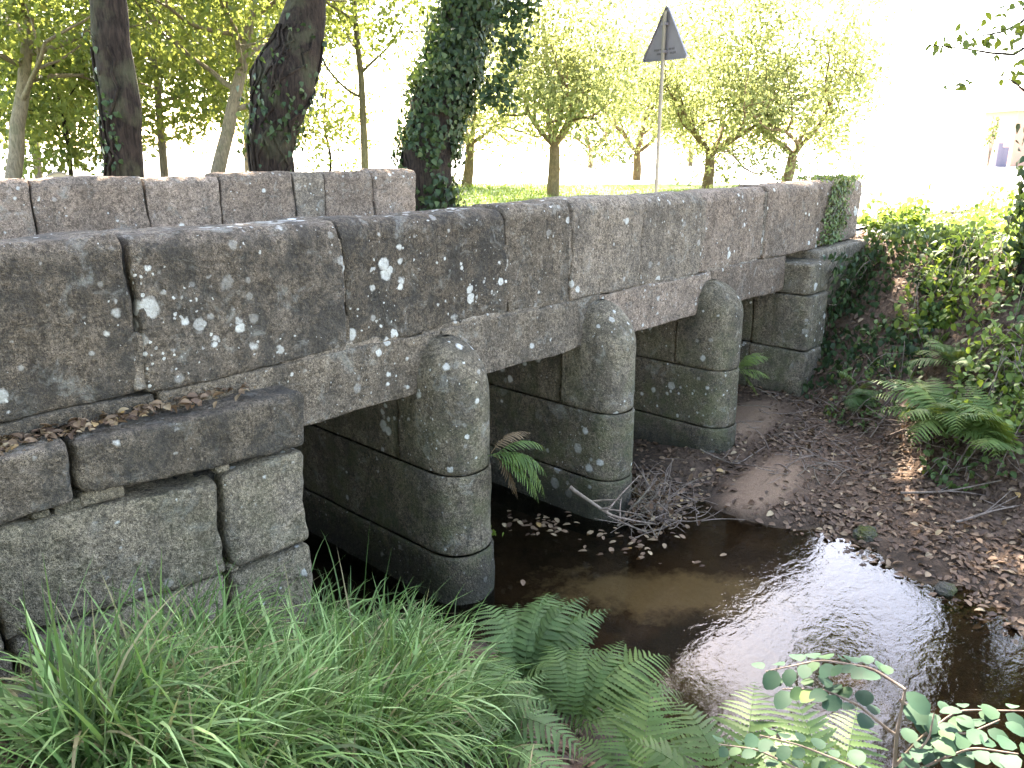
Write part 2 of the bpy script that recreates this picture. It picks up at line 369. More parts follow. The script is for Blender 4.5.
# ------------------------------------------------------------------ ground sheet
def lerp_tab(v, tab):
    a = np.array(tab); return np.interp(v, a[:, 0], a[:, 1])
XLT = [(-30, 2.2), (-3, 2.4), (0, 2.95), (1.6, 3.2), (2.7, 3.42), (3.3, 3.2), (3.8, 2.5), (4.1, 2.4), (9, 2.4), (60, 2.4)]
XRT = [(-30, 5.4), (-2, 5.4), (.65, 5.62), (1.2, 5.8), (2.08, 6.0), (2.87, 5.98), (3.4, 6.05), (3.8, 5.75), (4.4, 6.1), (6, 7.6), (9, 8.9), (60, 9)]
XFT = [(-30, 6.8), (-2, 6.9), (.95, 7.3), (1.85, 7.65), (2.45, 8.15), (3.05, 8.5), (3.6, 9.0), (4, 9.2), (9, 9.2), (60, 9.4)]
def sstep(a, b, x):
    t = np.clip((x-a)/(b-a), 0, 1); return t*t*(3-2*t)
def height(X, Y):
    X = np.asarray(X, float); Y = np.asarray(Y, float)
    xl, xr, xf = lerp_tab(Y, XLT), lerp_tab(Y, XRT), lerp_tab(Y, XFT)
    p = np.stack([X, Y, np.zeros_like(X)], -1)
    n1 = fbm(p*1.1, 3); n2 = fbm(p*4.0+9, 3)
    xr = xr+.16*noise(p*np.array([.3, 2.2, 0])+5)+.07*noise(p*np.array([.5, 6., 0])+2)
    xl = xl+.10*noise(p*np.array([.3, 2.6, 0])+15)*(Y < 3.6)
    sl = .40+.10*np.clip((3.8-Y)/3.8, 0, 1.3)
    left = np.minimum((xl-X)*sl, 1.55+.1*(xl-X-3).clip(0, 3)) + .05*n1*np.clip((xl-X)*2, 0, 1) + .025*n2
    bed = -.03-.17*np.clip(np.minimum(X-xl, xr-X)*1.1, 0, 1) + .04*n1
    bar = -.02+(X-xr)*.10 + .035*n2*np.clip((X-xr)*3, 0, 1) + .02*n1
    bar = bar + .11*np.exp(-(((X-6.65)/.95)**2+((Y-2.95)/.35)**2)) + .06*np.exp(-(((X-7.9)/.8)**2+((Y-3.8)/.35)**2))
    bar0 = -.02+(xf-xr)*.10
    bank = bar0+(X-xf)*.82 + .10*n1+.06*n2
    top = 1.90+.03*n1
    right = np.where(X < xf, bar, np.minimum(bank, top+.0*X))
    z = np.where(X < xl, left, np.where(X < xr, bed, right))
    # land behind the bridge and the approaches
    nearw = sstep(3.95, 4.3, Y)
    land = 1.86+.06*n1
    z = np.where(X < xl-.15, z*(1-nearw)+land*nearw, z)
    return z
def nonuni(parts):
    r = [np.arange(a, b, s) for a, b, s in parts]; return np.concatenate(r)
gx = nonuni([(-400, -60, 40), (-60, -8, 4), (-8, -1.5, .5), (-1.5, 11.5, .065), (11.5, 20, .4), (20, 60, 3), (60, 640, 40)])
gy = nonuni([(-400, -60, 40), (-60, -6, 4), (-6, -.8, .4), (-.8, 4.6, .06), (4.6, 20, .4), (20, 60, 3), (60, 640, 40)])
GX, GY = np.meshgrid(gx, gy, indexing='ij')
GZ = height(GX, GY)
ny = len(gy); i = np.arange(len(gx)-1)[:, None]*ny; j = np.arange(ny-1)[None]
Q = np.stack([i+j, i+ny+j, i+ny+j+1, i+j+1], -1).reshape(-1, 4)
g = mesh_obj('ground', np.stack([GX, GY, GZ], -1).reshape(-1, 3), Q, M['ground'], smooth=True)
tag(g, 'stream banks, gravel bar and meadow of bare earth and grass', 'ground', kind='structure')
def hgt(x, y): return float(height(np.array([x]), np.array([y]))[0])

wxs = np.linspace(1.9, 9.6, 60); wys = np.linspace(-14, 30, 160)
WX, WY = np.meshgrid(wxs, wys, indexing='ij'); n_ = len(wys); i = np.arange(59)[:, None]*n_; j = np.arange(n_-1)[None]
w = mesh_obj('stream', np.stack([WX, WY, 0*WX], -1).reshape(-1, 3), np.stack([i+j, i+n_+j, i+n_+j+1, i+j+1], -1).reshape(-1, 4), M['water'], smooth=True)
tag(w, 'shallow brown stream flowing out from under the bridge', 'stream', kind='structure')
rx = np.concatenate([np.arange(-60, 80, 2.0)]); V = []; 
for x in rx:
    bend = max(0, x-16)**1.6*.06
    V += [(x, 4.45-bend*1.3, 1.945), (x, 8.5-bend*.6, 1.945)]
Q = np.array([[2*k, 2*k+2, 2*k+3, 2*k+1] for k in range(len(rx)-1)])
tag(mesh_obj('road', V, Q, M['road']), 'pale sunlit road crossing the stone bridge', 'road', kind='structure')

# ------------------------------------------------------------------ stone building blocks
def axis(a, b, step, r):
    n = max(2, int(round((b-a-2*r)/step))+1)
    e = r*np.array([0, .12, .4]); 
    return np.concatenate([a+e, np.linspace(a+r, b-r, n), (b-e)[::-1]])
def stone(name, x0, x1, y0, y1, z0, z1, mat, parent, r=.03, amp=.008, step=.03, seed=0, warp=None, stepy=None, rtop=0):
    xs, ys, zs = axis(x0, x1, step, r), axis(y0, y1, stepy or step*2, r), axis(z0, z1, step, r)
    nx, ny, nz = len(xs), len(ys), len(zs)
    idx = -np.ones((nx, ny, nz), int)
    I, J, K = np.meshgrid(range(nx), range(ny), range(nz), indexing='ij')
    surf = (I == 0) | (I == nx-1) | (J == 0) | (J == ny-1) | (K == 0) | (K == nz-1)
    idx[surf] = np.arange(surf.sum())
    P = np.stack([xs[I[surf]], ys[J[surf]], zs[K[surf]]], -1)
    q = []
    def face(A, flip):
        a, b_, c, d = A[:-1, :-1], A[1:, :-1], A[1:, 1:], A[:-1, 1:]
        f = np.stack([a, b_, c, d], -1).reshape(-1, 4); q.append(f[:, ::-1] if flip else f)
    face(idx[0], True); face(idx[-1], False); face(idx[:, 0], False); face(idx[:, -1], True); face(idx[:, :, 0], True); face(idx[:, :, -1], False)
    rr = (r*(1.0+1.1*fbm(P*5+seed, 2))).clip(r*.35, r*1.9)[:, None]
    lo = np.array([x0, y0, z0])+rr; hi = np.array([x1, y1, z1])-rr
    inner = np.clip(P, np.minimum(lo, hi), np.maximum(lo, hi)); dv = P-inner; dn = np.linalg.norm(dv, axis=1)[:, None]+1e-9
    N = dv/dn
    P = inner+N*rr
    flat = dn[:, 0] < 1e-6
    P = P + N*(amp*(1.5*noise(P*2.3+seed*1.7)+.8*noise(P*9+seed)+.5*noise(P*22+seed)))[:, None]
    if warp is not None:
        # warp = (z top left, z top right, z bottom left, z bottom right, x left bottom, x right bottom) offsets
        u = ((P[:, 0]-x0)/(x1-x0)); v = ((P[:, 2]-z0)/(z1-z0))
        dz = v*(warp[0]*(1-u)+warp[1]*u)+(1-v)*(warp[2]*(1-u)+warp[3]*u)
        dx = (1-v)*(warp[4]*(1-u)+warp[5]*u) if len(warp) > 4 else 0
        P[:, 2] += dz; P[:, 0] += dx
    if rtop:
        v = ((P[:, 2]-(z1-rtop))/rtop).clip(0, 1); yc_ = (y0+y1)/2; P[:, 1] = yc_+(P[:, 1]-yc_)*(1-.30*v**2.2)
    P[:, 0] += .035*noise(P*np.array([.9, .3, 2.4])+3.3)+.012*noise(P*np.array([3, .5, 7]))
    P[:, 2] += .022*noise(P*np.array([1.7, .3, .9])+7.7)
    ob = mesh_obj(name, P, np.concatenate(q), mat, parent, smooth=True)
    return ob
bridge = thing('stone_bridge', 'low grey granite bridge with three rounded piers over the brown stream', 'bridge', (6, 4, 0))

# near parapet: core with slabs
DK = 1.51; RD = 1.92; TP = 2.70
core = stone('parapet', -2.6, 11.0, 4.07, 4.33, RD-.02, TP-.06, M['core'], bridge, .03, .002, .15)
joints = [-1.55, -.35, 1.57, 2.80, 4.22, 4.98, 5.97, 7.0, 8.30, 9.75, 11.06]
mats = ['slab_dark', 'slab_dark', 'slab_dark', 'slab_dark', 'slab', 'slab', 'slab', 'slab_pink', 'slab_pink', 'slab_pink']
for k in range(len(joints)-1):
    a, b_ = joints[k], joints[k+1]
    g_ = .007 if k > 2 else .012
    stone('parapet_slab', a+g_, b_-g_, 4.0+.012*math.sin(k*2.1), 4.40, RD+.004, TP+.012*math.sin(k*1.7), M[mats[k]], core, .02 if k < 9 else .05, .013, .024, k*3.1,
          (0, 0, 0, 0, .03*math.sin(k*5), .03*math.sin((k+1)*5)), .05, rtop=.10)
# lintels and the course above the openings
lj = [1.62, 3.57, 5.35, 7.2, 8.915]
for k in range(4):
    stone('lintel', lj[k]+.006, lj[k+1]-.006, 3.985+.01*math.sin(k*3), 4.5, DK, RD-.004, M['slab_pink' if k > 1 else 'slab'], bridge, .014, .012, .026, 40+k*3.3, None, .08)
for k, (a, b_) in enumerate([(2.35, 3.3), (3.42, 4.6), (4.75, 5.4), (5.55, 6.9), (7.1, 8.2), (8.35, 8.85)]):
    stone('mortar_joint', a, b_, 4.004, 4.12, RD-.035, RD+.03, M['slab'], core, .012, .016, .018, 400+k*2.9, (.02*math.sin(k*3), .015*math.cos(k*4), .012*math.sin(k), -.01), .05)
for k, (xj, za, zb) in enumerate([(1.56, .03, .30), (2.80, .28, .66), (2.82, .03, .2), (4.22, .05, .5), (4.98, .2, .6), (5.97, .02, .35), (7.0, .1, .7), (8.30, .04, .72), (9.75, .1, .5)]):
    stone('mortar_joint', xj-.035, xj+.03, 4.008, 4.12, RD+za, RD+zb, M['slab'], core, .012, .016, .018, 430+k*2.9, (0, 0, 0, 0, .02*math.sin(k*2), .02*math.cos(k)), .05)
# deck slabs spanning under the road
stone('deck', 1.5, 9.3, 4.49, 8.3, DK+.01, RD-.03, M['block'], bridge, .02, .01, .12, 3, None, .2)
# far parapet
fy = 8.5
core2 = stone('parapet', -4, 7.2, fy+.07, fy+.33, RD-.02, 2.74, M['core'], bridge, .03, .002, .2)
fj = [-3.3, -1.6, .2, 1.55, 2.55, 3.6, 4.42, 5.35, 5.78, 6.5, 7.26]
fm = ['slab', 'slab', 'slab_pink', 'slab_pink', 'slab_pink', 'slab_pink', 'slab_pink', 'slab', 'slab_pink', 'slab_pink']
for k in range(len(fj)-1):
    stone('parapet_slab', fj[k]+.01, fj[k+1]-.01, fy+.01*math.sin(k*2.6), fy+.4, RD, 2.815+.015*math.sin(k*2.3), M[fm[k]], core2, .014 if k < 9 else .08, .014, .035, 70+k*2.7,
          (0, 0, 0, 0, .03*math.sin(k*3), .03*math.sin((k+1)*3)), .08, rtop=.1)

# near abutment
ab = stone('abutment', -3.0, 2.26, 3.9, 8.4, -.3, 1.44, M['core'], bridge, .02, .004, .12)
WY0 = 3.78
blk = [  # x0,x1,z0,z1, warp, mat, yoff
    (-.35, 1.105, 1.275, 1.60, (0, 0, -.10, .03), 'ledge', .0),
    (1.125, 2.325, 1.26, 1.59, (.0, -.02, .06, -.035), 'ledge', -.02),
    (.745, 1.80, .66, 1.215, (.055, -.02, .06, -.02, -.03, .0), 'block', .012),
    (1.815, 2.315, .66, 1.215, (0, 0, 0, -.03), 'block', .0),
    (1.79, 2.30, .02, .63, (.0, .0, 0, 0), 'block', .0),
    (.75, 1.775, .05, .645, (.06, -.005, 0, 0), 'block', .02),
    (-.6, .73, .66, 1.255, (.0, 0, 0, 0), 'block', .012),
    (-.6, .735, .05, .65, (.0, .03, 0, 0), 'block', .02),
    (1.3, 2.30, -.35, .01, (0, 0, 0, 0), 'block', .0),
]
for k, (a, b_, c, d, wp, mt, yo) in enumerate(blk):
    c, d = c+.24, d+.24
    stone('stone_block', a+.004, b_-.004, WY0+yo, WY0+.55, c+.004, d-.004, M[mt], ab, .035, .016, .022, 100+k*4.1, wp, .08)
for k, (a, b_, c, d) in enumerate([(1.02, 1.15, 1.235, 1.30), (1.13, 1.33, 1.245, 1.315), (.93, 1.01, 1.25, 1.29), (1.80, 1.88, 1.215, 1.255), (1.80, 1.86, .635, .66)]):
    stone('wedge_stone', a, b_, WY0+.03, WY0+.3, c+.24, d+.24, M['block'], ab, .016, .008, .015, 150+k*2.3)
for k, (a, b_) in enumerate([(-2.6, -.9), (-.9, .55), (.55, 1.61)]):
    stone('stone_block', a+.004, b_-.004, 3.992, 4.4, 1.46, 1.917, M['ledge'], ab, .015, .012, .03, 180+k*3)
# wing of the abutment further left is out of frame: the long course simply carries on
stone('stone_block', -2.9, -.36, WY0, WY0+.5, .3, 1.84, M['block'], ab, .035, .016, .06, 170)

# far abutment with quoins
fab = stone('abutment', 8.98, 12.0, 3.95, 8.4, -.3, 1.48, M['core'], bridge, .02, .004, .15)
for k, (c, d, xo, yo, x1) in enumerate([(1.475, 1.825, .0, .0, 9.52), (.815, 1.465, .0, -.04, 9.42), (.27, .805, -.01, -.05, 9.5), (-.35, .26, -.05, -.08, 9.6)]):
    stone('quoin_block', 8.92+xo, x1, 3.70+yo, 4.35, c+.003, d-.003, M['pier'], fab, .022, .010, .03, 200+k*3.7, None, .05)
    stone('stone_block', 8.93+xo, 9.6, 4.36, 6.2, c+.003, d-.003, M['pier'], fab, .022, .012, .06, 220+k*3.7, None, .08)
stone('stone_block', 9.53, 11.1, 3.86, 4.4, 1.2, RD-.006, M['block'], fab, .03, .014, .05, 240)

# piers with rounded cutwaters
def ring(xa, xb, yn, yc, yb, z, nside, nnose):
    """open-back outline from left back round the nose to right back"""
    xc, r = (xa+xb)/2, (xb-xa)/2
    yl = np.linspace(yb, yc, nside)[:-1]
    L = np.stack([np.full(len(yl), xa), yl], -1)
    a = np.linspace(np.pi, 2*np.pi, nnose); e = .92
    nx_ = np.sign(np.cos(a))*np.abs(np.cos(a))**e; ny_ = -np.abs(np.sin(a))**e
    N = np.stack([xc+r*nx_, yc+(yc-yn)*ny_], -1)
    Rr = np.stack([np.full(len(yl), xb), yl[::-1]], -1)
    P = np.concatenate([L, N, Rr]); return np.concatenate([P, np.full((len(P), 1), z)], 1)
def loft(name, rings, mat, parent, seed, amp=.01, close_top=True):
    Rg = np.stack(rings); L, n, _ = Rg.shape
    P = Rg.reshape(-1, 3).copy()
    c = Rg.mean(1)[:, None]; dv = Rg-c; dv[..., 1] *= .15; dv = (dv/(np.linalg.norm(dv, axis=2)[..., None]+1e-9)).reshape(-1, 3)
    P += dv*(amp*(1.4*noise(P*2.4+seed)+.8*noise(P*8+seed)+.45*noise(P*21+seed)))[:, None]
    i = np.arange(L-1)[:, None]*n; j = np.arange(n-1)[None]
    Qd = np.stack([i+j, i+j+1, i+n+j+1, i+n+j], -1).reshape(-1, 4).tolist()
    # closing faces: strips across the top and bottom between mirrored points, and the back
    for row in (0, L-1):
        for k in range(n//2-1):
            a_, b_, c_, d_ = row*n+k, row*n+k+1, row*n+n-2-k, row*n+n-1-k
            if b_ != c_: Qd.append([a_, b_, c_, d_] if row == 0 else [d_, c_, b_, a_])
    for k in range(L-1): Qd.append([k*n+n-1, k*n, (k+1)*n, (k+1)*n+n-1])
    me = bpy.data.meshes.new(name); me.from_pydata(P.tolist(), [], Qd); me.update(); me.materials.append(mat)
    me.polygons.foreach_set('use_smooth', [True]*len(me.polygons))
    ob = bpy.data.objects.new(name, me); COL.objects.link(ob); set_parent(ob, parent); return ob
def zlev(a, b_, r=.018, step=.035):
    n = max(3, int((b_-a)/step)); zs = np.concatenate([[a, a+r*.3], np.linspace(a+r, b_-r, n), [b_-r*.3, b_]])
    ins = np.concatenate([[r, r*.3], np.zeros(n), [r*.3, r]]); return zs, ins
PW = [(3.33, 3.80, 1.885, 3.63), (5.12, 5.56, 1.89, 3.64), (6.95, 7.42, 1.84, 3.63)]
for k, (xa, xb, zt, yn) in enumerate(PW):
    yc = yn+.24
    pc = loft('pier', [ring(xa+.05, xb-.05, yn+.06, yc, 8.2, z, 12, 17) for z in np.linspace(-.3, 1.4, 6)], M['core'], bridge, 300+k, .002)
    for jn, (za, zb, out) in enumerate([(-.35, .365, .02), (.37, .965, .006), ]):
        zs, ins = zlev(za, zb)
        loft('pier_stone', [ring(xa-out+q, xb+out-q, yn-out+q, yc, 8.3, z, 60, 41) for z, q in zip(zs, ins)], M['pier'], pc, 310+k*7+jn*2.3)
    # long top course under the deck
    zs, ins = zlev(.97, DK+.0)
    loft('pier_stone', [ring(xa+.006+q, xb-.006-q, yc-.02, yc+.10, 8.3, z, 50, 21) for z, q in zip(zs, ins)], M['pier'], pc, 330+k*7)
    # bullet shaped cutwater head, one tall stone
    zs = np.concatenate([[.97, .976], np.linspace(.99, 1.47, 12)]); rr = []
    for z in zs:
        q = max(0, (.99-z))*1.0
        rr.append(ring(xa+q, xb-q, yn+q, yc, 4.2, z, 16, 41))
    zb = 1.47
    for t in np.concatenate([np.linspace(.06, .9, 16), [.94, .97, .99]]):
        s_ = math.sqrt(1-t**2.7); z = zb+(zt-zb)*t; xc = (xa+xb)/2; hw = (xb-xa)/2*s_
        ycap = yc+.10*t**2
        rr.append(ring(xc-hw, xc+hw, ycap-(ycap-yn-.10*t*t)*s_, ycap, ycap+(4.12-ycap)*max(.3, s_) + .02, z, 16, 41))
    loft('cutwater_head', rr, M['pier'], pc, 340+k*7, .009)

# ------------------------------------------------------------------ trees
def path(pts, n=14, wob=.0, seed=0):
    pts = np.asarray(pts, float); t = np.linspace(0, len(pts)-1, n); k = np.arange(len(pts))
    # smooth interpolation
    P = np.stack([np.interp(t, k, pts[:, c]) for c in range(3)], -1)
    for _ in range(2): P[1:-1] = (P[:-2]+2*P[1:-1]+P[2:])/4
    if wob: P[1:] += wob*np.stack([noise(P[1:]*1.3+seed+c*31) for c in range(3)], -1)
    return P
def trunk_geo(g, pts, rad, n=18, rough=.12, seed=0, t=.5):
    """thick trunk with ridged, uneven section"""
    P = np.asarray(pts); L = len(P)
    tg = np.gradient(P, axis=0); tg /= np.linalg.norm(tg, axis=1)[:, None]
    u = np.cross(tg, np.array([0, 1.0, 0])); u /= np.linalg.norm(u, axis=1)[:, None]; v = np.cross(tg, u)
    a = np.linspace(0, 2*np.pi, n, endpoint=False)
    dirs = u[:, None]*np.cos(a)[None, :, None]+v[:, None]*np.sin(a)[None, :, None]
    rr = np.asarray(rad)[:, None]*np.ones((1, n))
    q = P[:, None]+dirs*rr[..., None]
    rr = rr*(1+rough*(noise(q*np.array([3, 3, 1.2])+seed)*1.6+.7*noise(q*np.array([9, 9, 3])+seed)))
    V = P[:, None]+dirs*rr[..., None]
    i = np.arange(L-1)[:, None]*n; j = np.arange(n)[None]; k = (j+1) % n
    g.add(V.reshape(-1, 3), np.stack([i+j, i+k, i+n+k, i+n+j], -1).reshape(-1, 4), t)
    return V, dirs
def branch_tree(g, start, dirn, length, rad, depth, tips, spread=.6, seg=5, upb=.15):
    P = [np.array(start, float)]; d = np.array(dirn, float); d /= np.linalg.norm(d)
    for _ in range(seg):
        d = d+rng.normal(size=3)*.16; d[2] += upb*.3; d /= np.linalg.norm(d); P.append(P[-1]+d*length/seg)
    P = np.array(P); g.tube(P, np.linspace(rad, rad*.5, len(P)), max(4, 9-2*(3-depth)))
    if depth == 0: tips.append(P[-1]); tips.append(P[len(P)//2]); return
    tips.append(P[-1])
    for k in range(rng.integers(2, 4)):
        b0 = P[rng.integers(2, len(P))]; nd = d+rng.normal(size=3)*spread; branch_tree(g, b0, nd, length*rng.uniform(.6, .8), rad*.5, depth-1, tips, spread, seg, upb)
def cloud(g, centers, per, rad, size, shape, flat=.0, tint=(0, 1), droop=.3):
    C = np.repeat(np.asarray(centers), per, 0); n = len(C)
    off = unit(n)*(rng.random(n)**.6*rad)[:, None]; off[:, 2] *= .8
    P = C+off
    N = unit(n); N[:, 2] = abs(N[:, 2])+flat; D = unit(n); D[:, 2] -= droop
    t = np.clip(np.repeat(rng.uniform(tint[0], tint[1], len(centers)), per)*.5+rng.uniform(tint[0], tint[1], n)*.5, 0, 1)
    g.leaves(P, D, N, size*rng.uniform(.7, 1.25, n), shape, t)

# three big trunks beyond the far parapet
GZ0 = 1.86
def big_tree(label, trunk, rad, crown_c, crown_r, nclump, per, seed, leafsize=.15, low=None):
    th = thing('tree', label, 'tree', (trunk[0][0], trunk[0][1], GZ0))
    g = Geo(); P = path(trunk, 40, .05, seed); rr = np.interp(np.linspace(0, 1, 40), np.linspace(0, 1, len(rad)), rad)
    V, dirs = trunk_geo(g, P, rr, 28, .16, seed)
    tips = []
    for k in range(7):
        a = k*2.4+seed; e = rng.uniform(.3, 1.1)
        b0 = P[-1-rng.integers(0, 8)]
        branch_tree(g, b0, (math.cos(a), math.sin(a), e), rng.uniform(2.0, 3.4), rr[-1]*.55, 2, tips)
    if low is not None: g.tube(path([P[-3], (P[-3]+low.mean(0))/2+[0, 0, .4], low.mean(0), low[0]], 14, .1, seed), np.linspace(.10, .02, 14), 7)
    g.build('trunk', M['bark_dark'], th, True)
    c = Geo(); cc = np.array(crown_c); cr = np.array(crown_r)
    u_ = unit(nclump)*(rng.random(nclump)**.4)[:, None]; cen = cc+u_*cr
    cloud(c, cen, per, .75, leafsize, DIAM, .3, (0, 1))
    if low is not None:
        cloud(c, np.array(low), 70, .45, .1, OVAL, .3, (.2, 1))
    c.build('crown', M['leaf_canopy'], th)
    return th, V, dirs, P, rr
A0, A1 = on_y(124, 178, 9.9), on_y(110, 0, 9.9)
tA = [(A0[0]+.02, 9.9, GZ0-.1), (A0[0], 9.9, A0[2]), (on_y(120, 110, 9.9)[0], 9.9, on_y(120, 110, 9.9)[2]), (A1[0], 9.9, A1[2]), (A1[0]-.3, 10.0, 6.5), (A1[0]-.4, 10.2, 9)]
thA, VA, dA, PA, rA = big_tree('dark barked tree with bare straight trunk, leftmost of the thick trunks', tA, [.25, .21, .20, .19, .18, .14], (4.6, 10.2, 9.8), (3.8, 3.4, 3.0), 170, 80, 1, .18)
def Yp(x, y, Y): p = on_y(x, y, Y); return (p[0], p[1], p[2])
tB = [Yp(273, 215, 10.2), Yp(271, 178, 10.2), Yp(272, 130, 10.2), Yp(283, 85, 10.2), Yp(300, 40, 10.2), Yp(307, 0, 10.2)]
tB = [(tB[0][0], 10.2, GZ0-.1)]+tB[1:]+[(tB[-1][0]+.3, 10.3, 7), (tB[-1][0]+.8, 10.6, 9)]
thB, VB, dB, PB, rB = big_tree('twisted dark trunk with woody creeper stems, middle of the thick trunks', tB, [.36, .29, .31, .40, .30, .24, .22, .2], (8.2, 10.6, 9.8), (3.8, 3.6, 3.0), 180, 80, 2, .18)
tC = [Yp(430, 205, 11), Yp(424, 165, 11), Yp(437, 110, 11), Yp(453, 60, 11), Yp(470, 0, 11)]
tC = [(tC[0][0], 11, GZ0-.1)]+tC[1:]+[(tC[-1][0]+.7, 11.1, 6.6), (tC[-1][0]+1.4, 11.3, 8.6)]
thC, VC, dC, PC, rC = big_tree('leaning trunk thickly wrapped in ivy behind the end of the far parapet', tC, [.50, .44, .42, .40, .38, .32, .26], (12.0, 10.2, 10.2), (4.2, 4.0, 3.0), 210, 80, 3, .18, np.stack([rng.uniform(8.0, 12.0, 64), rng.uniform(4.6, 7.8, 64), rng.uniform(6.4, 7.8, 64)], -1))  # low leaf clumps over the bridge added, out of view, to break up the reflection

def ivy_on(label, V, dirs, lo, hi, n, size, mat='leaf_ivy', sel=None, thick=.10, stems=6, bush=None):
    L, k, _ = V.shape
    th = thing('ivy', label, 'ivy', tuple(V[0].mean(0)))
    zi = rng.uniform(lo, hi, n)*(L-1); i0 = zi.astype(int); f = (zi-i0)[:, None]; a = rng.integers(0, k, n)
    if sel is not None:
        keep = sel(zi/(L-1), a/k); zi, i0, f, a = zi[keep], i0[keep], f[keep], a[keep]
    i1 = np.minimum(i0+1, L-1)
    P = V[i0, a]*(1-f)+V[i1, a]*f; N = dirs[i0, a]
    n = len(P); P = P+N*(rng.random(n)**1.5*thick)[:, None]+unit(n)*.04
    D = unit(n)*.7; D[:, 2] -= .9
    g = Geo(); g.leaves(P, D, N+unit(n)*.5, size*rng.uniform(.6, 1.3, n), IVYL, np.clip(rng.beta(2, 2.5, n)+(rng.random(n) > .93)*.4, 0, 1), .15)
    if bush is not None: cloud(g, np.array(bush), 60, .28, size, IVYL, .1, (.1, .9))
    g.build('foliage', M[mat], th)
    s_ = Geo()
    for q in range(stems):
        a0 = rng.integers(0, k); ii = np.arange(int(lo*(L-1)), int(hi*(L-1)))
        aa = (a0+np.cumsum(rng.integers(-1, 2, len(ii)))) % k
        s_.tube(V[ii, aa]+dirs[ii, aa]*.015, .018, 5)
    s_.build('stem', M['bark_dark'], th, True)
    return th
ivy_on('dense dark ivy wrapped round the leaning trunk', VC, dC, .02, .78, 9000, .10, sel=lambda z, a: (rng.random(len(z)) < np.where(z > .38, 1.0, np.where(noise(np.stack([z*9, a*5, 0*z], -1)) > -.12, .75, .12))), thick=.22, bush=[at(x, y, 13.2) for x, y in [(498, 15), (508, 40), (512, 62), (500, 80), (515, 20), (490, 95), (522, 45), (505, 100), (440, 35), (436, 60), (430, 80), (512, 5), (525, 10)]])
ivy_on('sparse creeper with pale stems on the twisted middle trunk', VB, dB, .1, .62, 900, .075, sel=lambda z, a: (np.abs(z-.33) < .09) | (rng.random(len(z)) < .22), thick=.2, stems=18)
ivy_on('narrow line of ivy climbing the straight left trunk', VA, dA, .0, .55, 1100, .065, sel=lambda z, a: (np.abs(noise(np.stack([z*5, a*0+3, 0*z], -1))*.25+.02-((a+.5) % 1-.5)) < .13) | (z < .12), thick=.08)

# orchard trees in the sunny meadow
def orchard(label, base, h, seed, nleaf, lean=(0, 0), trunk_h=1.1, spread=1.9):
    th = thing('fruit_tree', label, 'tree', base, 'fruit trees in the meadow')
    b0 = np.array(base)
    g = Geo(); tips = []
    top = b0+np.array([lean[0], lean[1], trunk_h])
    P = path([b0-[0, 0, .1], b0+(top-b0)*.5+[.05, 0, 0], top], 8, .05, seed)
    g.tube(P, np.linspace(.17, .13, 8), 9)
    for k in range(5):
        a = k*1.257+seed; branch_tree(g, top, (math.cos(a)*.9, math.sin(a)*.9, .75), h*.30, .075, 2, tips, .55, 5, .2)
    g.build('trunk', M['bark_orchard'], th, True)
    c = Geo(); tips = np.array(tips)
    nleaf *= 2.0; spread *= 1.15; nc = int(nleaf/26)
    u_ = unit(nc)*(rng.random(nc)**.36)[:, None]*np.array([spread, spread, h*.43]); cen = b0+[lean[0], lean[1], trunk_h+h*.42]+u_
    u2 = tips[rng.integers(0, len(tips), nc//2)]+rng.normal(size=(nc//2, 3))*.35
    cen = np.concatenate([cen, u2]); keep = noise(cen*.75+seed) > -.20; cen = cen[keep]
    cloud(c, cen, 26, .55, .115, DIAM, .0, (0, 1))
    c.build('crown', M['leaf_orchard'], th)
    return th
def gz(x, y, z=1.90): p = on_z(x, y, z); return (p[0], p[1], GZ0)
orchard('fruit tree with slender trunk in full view, between ivy trunk and sign', gz(553, 196), 5.6, 1, 5200, (0, 0), 1.25, 2.0)
orchard('small dark-stemmed fruit tree right beside the ivy-clad trunk', gz(466, 187), 4.8, 2, 3600, (.2, 0), 1.3, 1.8)
orchard('fruit tree with low forked trunk just left of the sign post', gz(636, 180), 7.0, 3, 6000, (0, 0), 1.0, 2.6)
orchard('fruit tree with tall forked limbs right of the sign post', gz(706, 190), 6.2, 4, 5600, (.1, 0), 1.0, 2.1)
orchard('fruit tree with wide low fork, rightmost of the row', gz(782, 190), 6.4, 5, 4600, (.3, -.1), 1.0, 2.1)
orchard('distant fruit tree seen behind and between the nearer crowns', gz(590, 168), 8.0, 6, 6000, (0, 0), 1.0, 3.4)
orchard('distant pale fruit tree behind the triangular sign', gz(690, 166), 8.6, 7, 6500, (0, 0), 1.0, 3.6)

# woodland edge at the left
def wood_tree(label, base, h, r, seed, n, pale=True, trunk=None, tr=.10, zlow=.25, mat='leaf_wood', size=.15):
    th = thing('woodland_tree', label, 'tree', base)
    g = Geo(); b0 = np.array(base); P = path(trunk if trunk is not None else [b0-[0, 0, .1], b0+[.2, .1, h*.3], b0+[.1, .3, h*.6], b0+[.3, .2, h*.9]], 14, .08, seed)
    g.tube(P, np.linspace(tr, tr*.4, 14), 9); tips = []
    for k in range(6):
        a = k*2.4+seed; branch_tree(g, P[4+k], (math.cos(a), math.sin(a), .4), h*.22, tr*.4, 1, tips)
    g.build('trunk', M['bark_pale' if pale else 'bark_dark'], th, True)
    n = int(n*1.25); c = Geo(); nc = n//30
    u_ = unit(nc)*(rng.random(nc)**.4)[:, None]*np.array([r, r, h*(1-zlow)*.5]); cen = b0+[0, 0, h*(zlow+(1-zlow)*.5)]+u_
    keep = noise(cen*.55+seed*3) > -.16; cen = cen[keep]
    cloud(c, cen, 30, .6, size, DIAM, .1, (0, 1))
    c.build('crown', M[mat], th); return th
def base_at(x, d): p = at(x, 190, d); return (p[0], p[1], GZ0)
